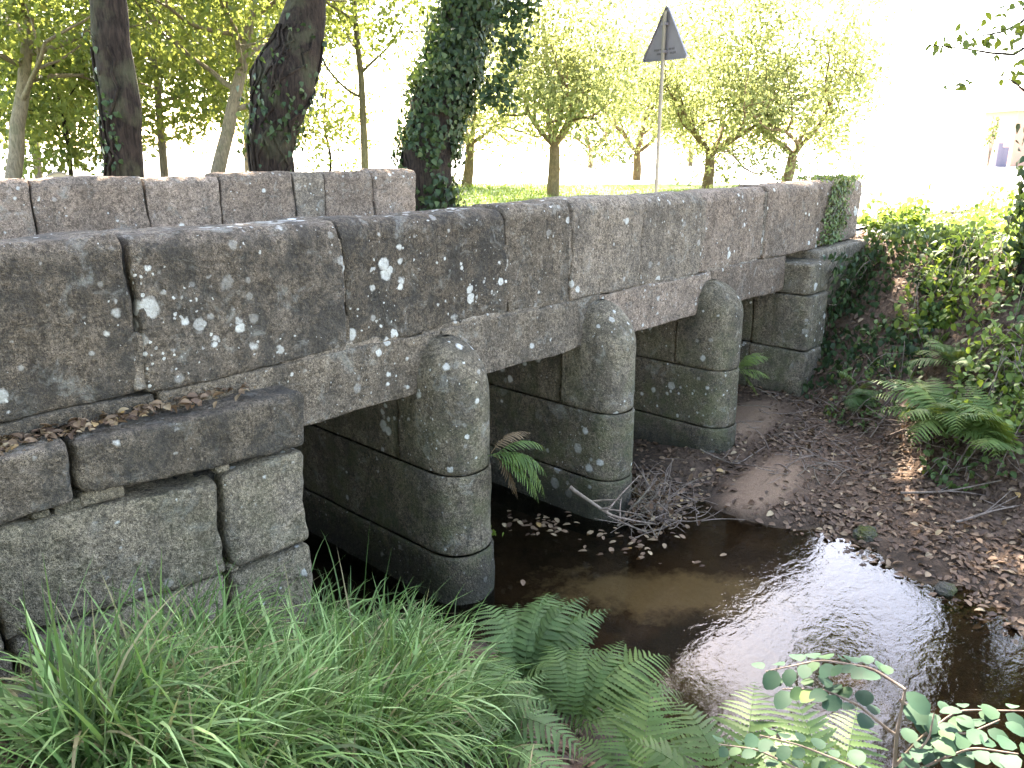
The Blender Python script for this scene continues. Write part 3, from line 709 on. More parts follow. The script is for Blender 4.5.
s0 = [base_at(8, 17), at(22, 90, 17), at(30, 30, 17), at(34, -60, 17)]
wood_tree('slim pale leaning trunk at the left edge with green leaves', base_at(8, 17), 9, 3.0, 11, 11000, True, [np.array(s0[0])]+s0[1:], .17, .30)
s1 = [base_at(208, 18), at(235, 100, 18), at(250, 30, 18), at(262, -60, 18)]
wood_tree('slim pale leaning trunk between the two dark trunks', base_at(208, 18), 9, 2.6, 12, 9000, True, [np.array(s1[0])]+s1[1:], .17, .32)
wood_tree('bushy yellowing tree behind the left trunk', base_at(165, 23), 9, 4.0, 13, 19000, True, None, .12, .12, size=.17)
wood_tree('tall green tree at the far left of the wood', base_at(40, 27), 12, 5.5, 14, 24000, True, None, .14, .1, size=.2)
wood_tree('yellow-green tree showing between the two right-hand big trunks', base_at(365, 24), 9.5, 3.0, 15, 8500, True, None, .12, .38, size=.16)
wood_tree('dark green tree deep in the wood behind the middle trunk', base_at(250, 30), 12, 5.0, 16, 22000, True, None, .14, .12, size=.2)
wood_tree('low hazel-like bush beside the left trunk', base_at(70, 20), 4.6, 2.4, 17, 6000, False, None, .06, .1, size=.15)
wood_tree('low light bush at the foot of the middle trunk', base_at(330, 26), 3.6, 1.7, 18, 1500, False, None, .05, .1, size=.15)

# tree on the right bank, its trunk at the edge of the frame
bx = at(1030, 300, 8.2)
def edge_tree():
    base = np.array([bx[0]+.05, bx[1]-.02, hgt(bx[0], bx[1])])
    trunk = [base-[0, 0, .15], base+[0, 0, 1.2], base+[.05, -.05, 2.6], base+[.1, -.2, 4.5], base+[.1, -.3, 6.5]]
    th = thing('tree', 'ivy-grown tree at the right edge on the stream bank', 'tree', tuple(base))
    g = Geo(); P = path(trunk, 30, .03, 5); V, dr = trunk_geo(g, P, np.linspace(.19, .12, 30), 22, .14, 5)
    tips = []
    for k in range(6):
        a = k*2.1; branch_tree(g, P[-1-k], (math.cos(a), math.sin(a), .6), 1.7, .06, 2, tips)
    # branch reaching into the frame at the top right
    for (x0, y0, x1, y1) in ((1040, 60, 935, 45), (1040, 20, 965, 40), (1045, 110, 1000, 75)):
        a_, b_ = at(x0, y0, 8.0), at(x1, y1, 7.2); Pb = path([P[20], a_, b_], 9, .05, 3); g.tube(Pb, np.linspace(.03, .005, 9), 5); 
    g.build('trunk', M['bark_dark'], th, True)
    c = Geo(); u_ = unit(170)*(rng.random(170)**.4)[:, None]; cen = base+[-.6, -3.6, 8.8]+u_*np.array([3.8, 4.0, 2.4])  # crown enlarged out of view to block sky light
    cloud(c, cen, 60, .75, .17, DIAM, .3)
    ov = np.stack([rng.uniform(8.6, 12.0, 34), rng.uniform(2.6, 6.4, 34), rng.uniform(6.6, 8.2, 34)], -1); cloud(c, ov, 34, .55, .14, DIAM, .3)  # unseen leaf clumps added as dark patches for the stream to reflect
    g2 = Geo(); g2.tube(path([P[24], P[24]+[.4, 1.6, 1.2], (10.4, 4.2, 7.3), (10.8, 6.0, 7.5)], 14, .1, 8), np.linspace(.07, .015, 14), 7); g2.build('added_limb', M['bark_dark'], th, True)  # unseen bough added to carry the reflected clumps
    lc = np.array([at(x, y, d) for x, y, d in [(940, 44, 7.3), (955, 38, 7.3), (968, 45, 7.2), (985, 40, 7.5), (1000, 30, 7.5), (1012, 40, 7.6), (1020, 22, 7.6), (1005, 50, 7.6), (1022, 60, 7.8), (960, 85, 7.5), (1015, 75, 7.7), (1000, 12, 7.4), (1020, 5, 7.4)]])
    cloud(c, lc, 9, .13, .085, OVAL, .4, (.0, .7))
    c.build('crown', M['leaf_canopy'], th)
    ivy_on('ivy climbing the trunk at the right edge of the bank', V, dr, 0, .7, 2600, .085, thick=.2)
edge_tree()
tV = [(-3.4, -3.0, 1.3), (-3.3, -2.9, 3.0), (-3.1, -2.9, 5.0), (-2.8, -3.0, 7.0), (-2.6, -3.0, 8.6)]  # unseen tree added to cut the sky fill and darken the left
big_tree('broad unseen tree added behind the viewpoint to block sky light from the bridge', tV, [.3, .25, .22, .2, .15], (-4.2, -2.2, 7.0), (6.2, 6.4, 4.2), 420, 80, 6, .19)

tR = [(17.6, 1.2, 1.7), (17.5, 1.3, 3.5), (17.3, 1.5, 5.5), (17.0, 1.7, 7.0), (16.8, 1.8, 8.2)]  # unseen tree and low clumps added to darken and colour the water reflection
big_tree('unseen tree added beyond the right bank, its crown darkening the stream reflection', tR, [.28, .24, .22, .2, .15], (16.3, 1.9, 8.0), (2.4, 1.7, 1.6), 110, 70, 9, .15, np.stack([rng.uniform(14.0, 15.3, 26), rng.uniform(4.35, 5.0, 26), rng.uniform(6.4, 7.5, 26)], -1))

# ------------------------------------------------------------------ road sign seen from behind
sb = at(656, 193, 14.4)
sg = thing('road_sign', 'triangular warning sign seen from its grey back on a thin pole', 'road sign', (sb[0], sb[1], GZ0+.05))
top = at(668, 12, 14.4); pz = top[2]; sx, sy = sb[0], sb[1]
g = Geo(); g.tube(np.array([(sx, sy, GZ0-.2), (sx, sy, 2.5), (sx, sy, 3.5), (sx, sy, pz-.12)]), .032, 12); g.build('post', M['post'], sg, True)
# plate: normal along facing azimuth; triangle with folded rim and rounded corners
face = Vector((math.cos(R(-8)), math.sin(R(-8)), 0)); side = Vector((-face.y, face.x, 0))
Hh = .90; Ww = Hh*2/math.sqrt(3)
def tri(scale, rad, nseg=6):
    pts = [(0, Hh*2/3), (-Ww/2, -Hh/3), (Ww/2, -Hh/3)]; out_ = []
    for k in range(3):
        p0 = np.array(pts[k])*(1-rad/(Hh/3)); a0 = [90, 210, 330][k]-60
        for q in range(nseg+1):
            a = R(a0+120*q/nseg); out_.append((p0+rad*np.array([math.cos(a), math.sin(a)]))*scale)
    return out_
ctr = Vector((sx, sy, pz-Hh*2/3)) + face*.06
def plate(name, sc, d0, d1, mt, parent):
    T = tri(sc, .04); n = len(T); V = [ctr+side*p[0]+Vector((0, 0, p[1]))+face*d0 for p in T]+[ctr+side*p[0]+Vector((0, 0, p[1]))+face*d1 for p in T]
    Fc = [list(range(n)), list(range(n, 2*n))[::-1]]+[[k, (k+1) % n+0, n+(k+1) % n, n+k] for k in range(n)]
    return mesh_obj(name, [tuple(v) for v in V], Fc, mt, parent)
pl = plate('sign_plate', 1.0, 0, .012, M['steel'], sg)
T0, T1 = tri(1.0, .04), tri(.95, .04); n = len(T0)
V = [tuple(ctr+side*p[0]+Vector((0, 0, p[1]))+face*(-.002)) for p in T0]+[tuple(ctr+side*p[0]+Vector((0, 0, p[1]))+face*(-.002)) for p in T1]+[tuple(ctr+side*p[0]+Vector((0, 0, p[1]))+face*(-.03)) for p in T0]+[tuple(ctr+side*p[0]+Vector((0, 0, p[1]))+face*(-.03)) for p in T1]
Fc = []
for k in range(n):
    q = (k+1) % n; Fc += [[2*n+k, 2*n+q, 3*n+q, 3*n+k], [k, q, 2*n+q, 2*n+k], [n+q, n+k, 3*n+k, 3*n+q], [q, k, n+k, n+q]]
mesh_obj('rim', V, Fc, M['steel'], pl)
def boxm(name, c, hs, ax, mt, parent):
    """box from centre, half sizes and axes"""
    V = []
    for a in (-1, 1):
        for b_ in (-1, 1):
            for d in (-1, 1): V.append(tuple(Vector(c)+Vector(ax[0])*hs[0]*a+Vector(ax[1])*hs[1]*b_+Vector(ax[2])*hs[2]*d))
    return mesh_obj(name, V, [[0, 1, 3, 2], [4, 6, 7, 5], [0, 4, 5, 1], [2, 3, 7, 6], [0, 2, 6, 4], [1, 5, 7, 3]], mt, parent)
ax3 = [side, face, Vector((0, 0, 1))]
for dz in (-.16, .28):
    boxm('clamp', ctr+Vector((0, 0, dz))-face*.045, (.055, .045, .02), ax3, M['steel'], sg)
# faint rows of stamped marks on the back of the plate
for dz, xs_ in ((-.12, (-.17, -.10, .10, .17, .23)), (-.185, (-.2, -.13, .10, .16))):
    for q in xs_: boxm('stamp_mark', ctr+side*q+Vector((0, 0, dz))-face*.004, (.028, .003, .016), ax3, M['ink'], pl)

# cut log among the trees at the left
lb = at(57, 165, 15)
g = Geo(); ax_ = np.array([-.3, -.95, .05]); ax_ /= np.linalg.norm(ax_)
Pl = np.array([lb-ax_*.5, lb-ax_*.2, lb+ax_*.2, lb+ax_*.5]); Pl[:, 2] = GZ0+.45
g.tube(Pl, .33, 18)
lg = g.build('log', M['bark_pale'], None, True); tag(lg, 'pale thick cut log lying among the trees at the left', 'log')
g = Geo(); 
for rr_ in np.linspace(.03, .33, 5):
    a = np.linspace(0, 2*np.pi, 19)[:-1]
u1 = np.cross(ax_, [0, 0, 1]); u1 /= np.linalg.norm(u1); u2 = np.cross(ax_, u1)
V = [Pl[-1]+ax_*.003]+[Pl[-1]+ax_*.003+(u1*math.cos(q)+u2*math.sin(q))*.33 for q in np.linspace(0, 2*np.pi, 19)[:-1]]
mesh_obj('cut_face', V, [[0, 1+k, 1+(k+1) % 18] for k in range(18)], M['wood'], lg)

# plank gate post and house corner in the glare at the right
gp = on_z(1000, 167, 1.90)
pw = thing('gatepost', 'grey plank gatepost standing in the glare at the right', 'gatepost', (gp[0], gp[1], GZ0))
dpt = float((gp-eye)@fw); u = dpt/F
sR = Vector(rt); sF = Vector((hd[0], hd[1], 0))
boxm('post', Vector(gp)+sR*(-4*u)+Vector((0, 0, 11*u)), (2.2*u, 2.5*u, 12*u), [sR, sF, Vector((0, 0, 1))], M['board'], pw)
boxm('board', Vector(gp)+sR*(2*u)+Vector((0, 0, 9*u)), (3.4*u, 1.2*u, 10*u), [sR, sF, Vector((0, 0, 1))], M['board'], pw)
sh = thing('shrub', 'thin straggly shrub growing behind the grey gatepost', 'shrub', (gp[0]+1.0, gp[1]+.9, GZ0))
c = Geo(); cen = np.array([np.array(gp)+hd*1.3+rt*(q[0]*u)+zz*(q[1]*u) for q in [(-2, 28), (0, 34), (2, 40), (-4, 36), (3, 30), (0, 46), (-3, 24), (6, 16), (7, 10)]])
cloud(c, cen, 16, 4*u, 3.0*u, DIAM, .1, (0, .6)); c.build('foliage', M['leaf_shade'], sh)
g = Geo()
for q in (-3, 0, 3): g.tube(np.array([np.array(gp)+hd*1.3-zz*.1, np.array(gp)+hd*1.3+rt*(q*.5*u)+zz*22*u, np.array(gp)+hd*1.3+rt*(q*u)+zz*44*u]), [.6*u, .5*u, .2*u], 5)
g.build('stem', M['twig'], sh)
hc = np.array(gp)+hd*3+rt*(40*u)
hs_ = thing('house', 'pinkish rendered house corner at the right edge of the picture', 'house', (hc[0], hc[1], GZ0))
wl = boxm('wall', Vector(hc)+Vector((0, 0, 20*u)), (18*u, 30*u, 34*u), [sR, sF, Vector((0, 0, 1))], M['render'], hs_)
boxm('plinth', Vector(hc)+Vector((0, 0, -6*u)), (19*u, 31*u, 6*u), [sR, sF, Vector((0, 0, 1))], M['board'], hs_)
rfv = [tuple(Vector(hc)+sR*a*u+sF*b_*u+Vector((0, 0, z*u))) for a, b_, z in [(-22, -34, 54), (22, -34, 54), (22, 34, 54), (-22, 34, 54), (-22, 0, 78), (22, 0, 78)]]
mesh_obj('roof', rfv, [[0, 1, 5, 4], [2, 3, 4, 5], [0, 4, 3], [1, 2, 5], [3, 2, 1, 0]], M['render'], hs_)

# ------------------------------------------------------------------ low plants
def scatter(n, fn):
    """random ground points from fn -> (x,y)"""
    xy = fn(n); z = height(xy[:, 0], xy[:, 1]); return np.concatenate([xy, z[:, None]], 1)
def slope_n(P):
    e = .05; zx = (height(P[:, 0]+e, P[:, 1])-height(P[:, 0]-e, P[:, 1]))/(2*e); zy = (height(P[:, 0], P[:, 1]+e)-height(P[:, 0], P[:, 1]-e))/(2*e)
    N = np.stack([-zx, -zy, np.ones(len(P))], -1); return N/np.linalg.norm(N, axis=1)[:, None]

# leaf litter over the gravel bar, bank and near bank
def litter_geo(P, size, t, lift=.012):
    g = Geo(); n = len(P); N = slope_n(P)+unit(n)*.45; D = unit(n); D[:, 2] *= .35
    P = P.copy(); P[:, 2] += rng.random(n)*lift+.004
    g.leaves(P, D, N, size*rng.uniform(.55, 1.3, n), OVAL, t, .5); return g
def bar_pts(n):
    y = rng.uniform(-.9, 5.2, n); xr, xf = lerp_tab(y, XRT), lerp_tab(y, XFT)
    x = xr+(rng.random(n)**.9)*(xf-xr+.5)-.05; return np.stack([x, y], -1)
P = scatter(13000, bar_pts)
sandy = np.exp(-(((P[:, 0]-6.7)/.75)**2+((P[:, 1]-2.98)/.29)**2))+np.exp(-(((P[:, 0]-7.9)/.8)**2+((P[:, 1]-3.85)/.35)**2))
nz_ = noise(np.stack([P[:, 0]*1.6, P[:, 1]*1.6, 0*P[:, 0]], -1))
P = P[(rng.random(len(P)) > sandy*1.15) & (rng.random(len(P)) < .55+.9*nz_)]
t = np.clip(rng.beta(2, 2.2, len(P)), 0, 1)
tag(litter_geo(P, .062, t).build('leaf_litter', M['litter']), 'brown dead leaves strewn over the gravel bar', 'dead leaves', kind='stuff')
def bank_pts(n):
    y = rng.uniform(-1.5, 4.4, n); xf = lerp_tab(y, XFT); return np.stack([xf+rng.random(n)*3.2, y], -1)
P = scatter(7000, bank_pts)
tag(litter_geo(P, .06, rng.beta(1.6, 3, len(P))).build('leaf_litter', M['litter']), 'dark dead leaves lying on the steep right bank', 'dead leaves', kind='stuff')
P = scatter(3500, lambda n: np.stack([rng.uniform(-.6, 2.7, n), rng.uniform(.6, 3.75, n)], -1))
tag(litter_geo(P, .055, rng.beta(2, 2.5, len(P))).build('leaf_litter', M['litter']), 'dead leaves on the near bank under the grass', 'dead leaves', kind='stuff')
# leaves caught on the ledge below the parapet
n = 900; xx = -.4+2.5*rng.random(n)**.8; 
P = np.stack([xx, WY0+.21-.17*rng.random(n)**2.2, 1.835+rng.random(n)*.03], -1)
keep = rng.random(n) < np.clip(1.15-(xx-.4)/1.9, .1, 1); P = P[keep]
g = Geo(); N = unit(len(P))*.6+[0, 0, 1]; D = unit(len(P)); D[:, 2] *= .4
g.leaves(P, D, N, .042*rng.uniform(.5, 1.5, len(P)), OVAL, rng.beta(3.2, 1.7, len(P)), .6)
tag(g.build('leaf_litter', M['litter']), 'dry tan leaves caught on the ledge under the parapet', 'dead leaves', kind='stuff')
# leaves floating by the second pier
P = np.concatenate([np.array(on_z(x, y, 0.006))[None]+rng.normal(size=(k, 3))*[.17, .09, .0] for x, y, k in [(548, 526, 38), (640, 540, 30), (668, 525, 26), (690, 500, 40), (655, 480, 30), (470, 600, 3), (700, 560, 6), (600, 535, 10), (520, 520, 12)]])
g = Geo(); N = unit(len(P))*.12+[0, 0, 1]; D = unit(len(P)); D[:, 2] *= .05; P[:, 2] = .008+rng.random(len(P))*.008
g.leaves(P, D, N, .06*rng.uniform(.6, 1.3, len(P)), OVAL, rng.beta(4, 1.6, len(P)), .15)
tag(g.build('floating_leaves', M['litter']), 'pale fallen leaves floating beside the middle pier', 'dead leaves', kind='stuff')

def gp_(x, y):
    for z in np.arange(1.9, -.2, -.02):
        q = on_z(x, y, z)
        if z <= EYE-.3 and hgt(q[0], q[1]) >= z: return np.array([q[0], q[1], z])
    return on_z(x, y, 0)
# near bank grass: long arching blades in tufts
def blades(g, C, n_per, L, wid, spread, lean=(0, 0), seg=7, tlo=.1, dead=.06):
    n = len(C)*n_per; B0 = np.repeat(C, n_per, 0)+rng.normal(size=(n, 3))*[spread, spread, 0]
    B0[:, 2] = height(B0[:, 0], B0[:, 1])-.02
    az = rng.uniform(0, 2*np.pi, n); e0 = R(1)*rng.uniform(52, 89, n); bend = R(1)*np.where(rng.random(n) < .2, rng.uniform(5, 50, n), rng.uniform(70, 185, n))
    ln = L*rng.uniform(.45, 1.15, n)*np.repeat(rng.uniform(.75, 1.15, len(C)), n_per)
    pts = [B0]; 
    lr = np.repeat(rng.normal(size=(len(C), 2))*.55, n_per, 0); hx = np.stack([np.cos(az)+lean[0]+lr[:, 0], np.sin(az)+lean[1]+lr[:, 1], 0*az], -1); hx /= np.linalg.norm(hx, axis=1)[:, None]
    for k in range(seg):
        e = e0-bend*(k/seg)**1.15
        pts.append(pts[-1]+(hx*np.cos(e)[:, None]+zz*np.sin(e)[:, None])*(ln/seg)[:, None])
    P = np.stack(pts, 1)
    sd = np.stack([-hx[:, 1], hx[:, 0], 0*az], -1)+unit(n)*.35; sd /= np.linalg.norm(sd, axis=1)[:, None]
    prof = np.array([.7, .95, 1, .95, .8, .6, .35, .04]); Wd = sd[:, None]*(prof[None, :, None]*(wid*rng.uniform(.5, 1.2, n))[:, None, None]/2)
    t = np.where(rng.random(n) < dead, rng.uniform(0, .08, n), np.clip(.12+.85*rng.beta(1.2, 1.5, n)+np.repeat(rng.uniform(-.25, .2, len(C)), n_per), .11, 1))
    g.strips(P, Wd, t)
def grass_c(n, seed):
    out_ = []
    while len(out_) < n:
        x, y = rng.uniform(0, 560), rng.uniform(620, 800)
        p = None
        for z in np.arange(1.2, -.1, -.03):
            q = on_z(x, y, z)
            if hgt(q[0], q[1]) >= z: p = q; break
        if p is None or p[1] > 3.72 or p[2] < .03: continue
        if x < 75 or (x < 175 and y < 735): continue
        if x > 440+.35*(y-640): continue
        out_.append(p)
    return np.array(out_)
g = Geo()
blades(g, grass_c(44, 1), 62, .62, .0135, .05, (.15, -.15))
blades(g, grass_c(36, 3), 36, .50, .0165, .10, (.3, -.25))
blades(g, grass_c(50, 2), 26, .40, .009, .12, (.1, -.1), dead=.2)
tall = np.array([gp_(345, 640), gp_(380, 650), gp_(310, 650), gp_(400, 665)])
blades(g, tall, 70, .56, .014, .07, (.2, -.1))
blades(g, tall[:3], 7, .75, .010, .08, (.2, .1), dead=.3)
tag(g.build('grass', M['grass']), 'long arching blue-green grass covering the near bank', 'grass', kind='stuff')
g = Geo(); blades(g, np.array([on_z(x, y, .85) for x, y in [(90, 720), (60, 735), (30, 690), (70, 668), (110, 690)]]), 8, .5, .008, .08, (.3, -.2), dead=.5)
tag(g.build('grass', M['grass']), 'thin dry grass stems around the mossy rock', 'grass', kind='stuff')
# short meadow grass behind the bridge
g = Geo(); C = np.stack([rng.uniform(8.5, 20, 900), rng.uniform(11, 19, 900), np.full(900, GZ0)], -1)
blades(g, C, 12, .22, .02, .25, (0, 0), dead=.02); tag(g.build('meadow_grass', M['leaf_bramble']), 'short sunlit meadow grass under the fruit trees', 'grass', kind='stuff')

# ferns
def frond_geo(g, base, az, L, e0, droop, wid=.36, npin=22, tint=.5, twist=0.0, npl=9, tvar=.12):
    t = np.linspace(0, 1, npin+4); e = e0-droop*t**1.2; st = L/(len(t)-1)
    h = np.array([math.cos(az), math.sin(az), 0]); s_ = np.array([-math.sin(az), math.cos(az), 0])
    dirs = h[None]*np.cos(e)[:, None]+zz[None]*np.sin(e)[:, None]
    P = base+np.concatenate([[np.zeros(3)], np.cumsum(dirs[:-1]*st, 0)])
    g.tube(P, np.linspace(.0045, .001, len(P))*max(.6, L), 5, min(1, tint+.2))
    nrm = -h[None]*np.sin(e)[:, None]+zz[None]*np.cos(e)[:, None]
    C, D, N, Sz, T = [], [], [], [], []
    for k in range(3, len(t)):
        u = (k-3)/(len(t)-3); pl_ = L*wid*.78*(math.sin(math.pi*min(1, (u*.80+.17)))**.9)*(1-u**3*.6)
        for sg_ in (-1, 1):
            dr = s_*sg_+dirs[k]*(.30+.4*u)+zz*(twist*sg_-.12); dr /= np.linalg.norm(dr)
            C.append(P[k]); D.append(dr+rng.normal(size=3)*.05); N.append(nrm[k]+rng.normal(size=3)*.12); Sz.append(max(pl_, .012)*rng.uniform(.9, 1.1)); T.append(tint+rng.uniform(-tvar, tvar))
    hw = st*.50/(L*wid*.62)
    shp = [(0, hw*.5)]
    for q in range(1, npl+1):
        f = q/(npl+1); w_ = hw*(1-f**1.6*.8); shp += [(f-.6/(npl+1), w_*.55), (f, w_)]
    shp.append((1, .004))
    g.leaves(np.array(C), np.array(D), np.array(N), np.array(Sz), shp, np.clip(np.array(T), 0, 1), .1)
def fern(label, base, fr, mat='fern', group=None, brown=()):
    """fr: list of (azimuth deg, length, start elevation deg, droop deg, width, tint)"""
    th = thing('fern', label, 'fern', tuple(base), group)
    for k, (az, L, e0, dr, wd, ti) in enumerate(fr):
        g = Geo(); frond_geo(g, np.array(base)+rng.normal(size=3)*[.02, .02, .005], R(az), L, R(e0), R(dr), wd, max(11, int(17*min(1.2, L/.55+.3))), ti, rng.uniform(-.1, .1))
        g.build('frond', M['fern_brown' if k in brown else mat], th)
    return th
def rand_fronds(n, L, az0, azr, e=(35, 75), dr=(50, 110), wd=.34, ti=(.3, .8)):
    return [(az0+rng.uniform(-azr, azr), L*rng.uniform(.7, 1.15), rng.uniform(*e), rng.uniform(*dr), wd*rng.uniform(.85, 1.15), rng.uniform(*ti)) for _ in range(n)]
RA = math.degrees(math.atan2(rt[1], rt[0]))      # azimuth of picture-right, about -47
fern('drooping fern rooted in the joint behind the nearest pier', at(492, 455, 5.5), [(RA+8, .50, 15, 90, .34, .6), (RA-5, .52, -5, 85, .34, .8), (RA+20, .42, 40, 100, .34, .5), (RA, .50, -20, 65, .34, .7), (RA+30, .36, 50, 80, .3, .5), (RA-12, .36, -45, 40, .3, .3), (RA+10, .32, -25, 60, .3, .4), (RA-2, .44, 5, 95, .34, .9)], 'fern', None, (4, 5, 6))
fern('bright green fern growing from the side of the farthest pier', at(737, 372, 8.7), [(RA+5, .44, 55, 80, .36, 1.0), (RA-8, .42, 20, 70, .38, 1.0), (RA+12, .40, 70, 90, .36, 1.0), (RA+15, .28, 55, 90, .36, .8), (RA, .34, -40, 30, .36, .7), (RA-20, .24, 15, 70, .36, .9)])
fern('small fern against the wall corner above the grass', gp_(290, 640)+[0, 0, .05], [(RA+120, .36, 70, 40, .34, .8), (RA+60, .30, 65, 60, .34, .7), (RA+5, .34, 35, 60, .34, .4), (RA+20, .30, 15, 50, .34, .3), (RA-20, .28, 30, 80, .34, .5)], 'fern')
fern('large dense fern at the waterline right of the grass', gp_(520, 690)+[0, 0, .02], rand_fronds(24, .62, RA+30, 95, (35, 80), (60, 125), .32, (.25, .8)), 'fern_blue')
fern('fern tuft half hidden in the grass beside the dense fern', gp_(470, 735), rand_fronds(16, .55, RA+20, 100, (30, 78), (60, 120), .32, (.2, .7)), 'fern_blue')
fern('fern with one broad arching frond reaching over the water', gp_(575, 735)+[0, 0, .05], [(RA+25, .66, 58, 85, .46, .75), (RA+12, .62, 45, 80, .42, .6), (RA+55, .55, 65, 80, .36, .5), (RA+40, .58, 35, 60, .36, .4), (RA-10, .54, 40, 70, .36, .45), (RA+80, .5, 65, 80, .34, .5), (RA+110, .5, 65, 80, .34, .5)], 'fern')
fern('fern with an upright broad frond at the bottom edge', gp_(640, 800)+[0, 0, .05], [(RA+75, .50, 62, 50, .50, .8), (RA+110, .42, 55, 60, .44, .55), (RA+35, .45, 45, 60, .42, .6), (RA+140, .38, 45, 70, .4, .4), (RA+60, .36, 30, 50, .4, .35)], 'fern')
fern('pale fern among the round leaves at the lower right', at(735, 790, 2.5)-[0, 0, .05], [(RA+70, .42, 55, 60, .42, .2), (RA+30, .46, 45, 55, .42, .3), (RA+110, .40, 50, 60, .40, .2), (RA, .40, 30, 50, .40, .3), (RA+150, .34, 45, 60, .4, .2)], 'fern')
fern('low fern under the round-leaved sprig at the bottom right', at(845, 800, 2.2)-[0, 0, .05], [(RA+100, .34, 60, 50, .42, .25), (RA+60, .34, 50, 55, .42, .3), (RA+140, .30, 45, 60, .4, .2), (RA+20, .30, 35, 60, .4, .25)], 'fern')
fern('light green fern arching over the right bank foot', gp_(945, 440)+[0, 0, .10], rand_fronds(20, .78, RA+170, 110, (35, 80), (70, 130), .34, (.5, 1)), 'fern')
fern('green fern at the right edge of the bank', gp_(1000, 462)+[0, 0, .08], rand_fronds(18, .72, RA+160, 120, (30, 80), (60, 120), .34, (.45, 1)), 'fern')
fern('dark small fern low on the bank below the ivy', gp_(860, 400)+[0, 0, .05], rand_fronds(9, .42, RA+180, 120, (20, 75), (60, 110), .34, (.1, .5)), 'fern_blue')
fern('shaded fern in the middle of the right bank', gp_(955, 370)+[0, 0, .05], rand_fronds(9, .5, RA+180, 120, (20, 75), (60, 110), .34, (.3, .6)), 'fern_blue')

# round-leaved sprigs close to the camera at the bottom right
def sprig(th, pts, n, size, tl=(.2, .85), mat='leaf_oval'):
    n = int(n*1.3); size *= .82
    P = path(pts, 24, .012, rng.uniform(0, 99)); g = Geo(); g.tube(P, np.linspace(.004, .0015, 24), 6, .5); g.build('stem', M['twig'], th, True)
    ii = np.linspace(4, 23, n).astype(int); C = P[ii]; sd = np.where(np.arange(n) % 2 == 0, 1, -1)[:, None]
    tg = np.gradient(P, axis=0)[ii]; tg /= np.linalg.norm(tg, axis=1)[:, None]
    side_ = np.cross(tg, zz); side_ /= np.linalg.norm(side_, axis=1)[:, None]
    D = side_*sd+tg*.5+unit(n)*.3; N = unit(n)*.45+zz+(eye-C)/np.linalg.norm(eye-C, axis=1)[:, None]*.35
    C = C+D/np.linalg.norm(D, axis=1)[:, None]*.012
    l = Geo(); l.leaves(C, D, N, size*rng.uniform(.75, 1.2, n), ROUND, rng.uniform(*tl, n)+(rng.random(n) > .92)*.3, .12); l.build('leaves', M[mat], th)
rb = at(893, 800, 1.95); rb[2] = max(hgt(rb[0], rb[1]), .2)
b1 = thing('shrub', 'round-leaved shrub with blue-green leaves at the bottom right', 'shrub', tuple(rb))
base_ = at(893, 790, 1.9)
g = Geo(); g.tube(path([rb, base_, at(896, 735, 1.88), at(905, 690, 1.85)], 16, .01, 4), np.linspace(.006, .003, 16), 7); g.build('stem', M['twig'], b1, True)
for pts, n, sz in [
    ([at(905, 690, 1.85), at(870, 668, 1.9), at(820, 660, 2.0), at(765, 672, 2.05)], 15, .062),
    ([at(896, 735, 1.88), at(860, 705, 1.9), at(825, 690, 1.95), at(785, 690, 2.0)], 12, .058),
    ([at(900, 700, 1.86), at(930, 722, 1.85), at(965, 735, 1.8), at(1000, 720, 1.8)], 10, .055),
    ([at(893, 770, 1.9), at(925, 735, 1.85), at(960, 710, 1.85), at(1030, 712, 1.85)], 12, .050),
    ([at(893, 785, 1.88), at(940, 760, 1.8), at(975, 748, 1.75), at(1020, 755, 1.7)], 13, .062),
    ([at(890, 790, 1.9), at(850, 765, 1.95), at(800, 745, 2.0), at(760, 735, 2.05)], 11, .055),
    ([at(880, 800, 1.9), at(905, 770, 1.85), at(930, 740, 1.8), at(935, 715, 1.8)], 10, .06),
    ([at(860, 800, 2.0), at(800, 770, 2.0), at(760, 750, 2.05), at(720, 745, 2.1)], 10, .05)]:
    sprig(b1, pts, n, sz)

# brambles and leafy cover on the right bank
def cover(label, name, cat, fn, n, size, mat, shape=OVAL, tint=(0, 1), lift=.25, stems=10, seed=0):
    P = scatter(n, fn); th = thing(name, label, cat, tuple(P[0]))
    hN = slope_n(P); ht = (rng.random(n)**1.2)*lift*(.25+1.9*np.clip(noise(P*1.9+seed)+.25, 0, 1))
    Q = P+zz*ht[:, None]+hN*.03
    D = unit(n); D[:, 2] -= .35; N = unit(n)*.5+zz*.8+hN*.5
    g = Geo(); g.leaves(Q, D, N, size*rng.uniform(.6, 1.35, n), shape, np.clip(rng.uniform(*tint, n)*.7+.3*(ht/lift), 0, 1), .2); g.build('leaves', M[mat], th)
    s_ = Geo()
    for k in range(stems):
        a, b_ = P[rng.integers(n)], P[rng.integers(n)]; d = b_-a; L_ = np.linalg.norm(d); 
        if L_ > .9: b_ = a+d/L_*.9
        mid = (a+b_)/2+zz*lift*1.2; s_.tube(path([a, mid, b_], 9, .02, k), .0035, 5)
    s_.build('stem', M['twig'], th, True); return th
def patch(cx, cy, rx, ry):
    def f(n):
        a = rng.uniform(0, 2*np.pi, n); r = np.sqrt(rng.random(n)); return np.stack([cx+rx*r*np.cos(a), cy+ry*r*np.sin(a)], -1)
    return f
def px_patch(x, y, rx, ry):
    c = gp_(x, y); return patch(c[0], c[1], rx, ry)
cover('sunny yellow-green nettle clump at the bridge end', 'leafy_weeds', 'weeds', px_patch(892, 228, .8, .45), 600, .12, 'leaf_bramble', OVAL, (.3, 1), .42, 14, 1)
cover('bright bramble arching over the bank crest', 'bramble', 'bramble', px_patch(960, 232, 1.4, .7), 1000, .09, 'leaf_bramble', OVAL, (.2, .9), .26, 14, 2)
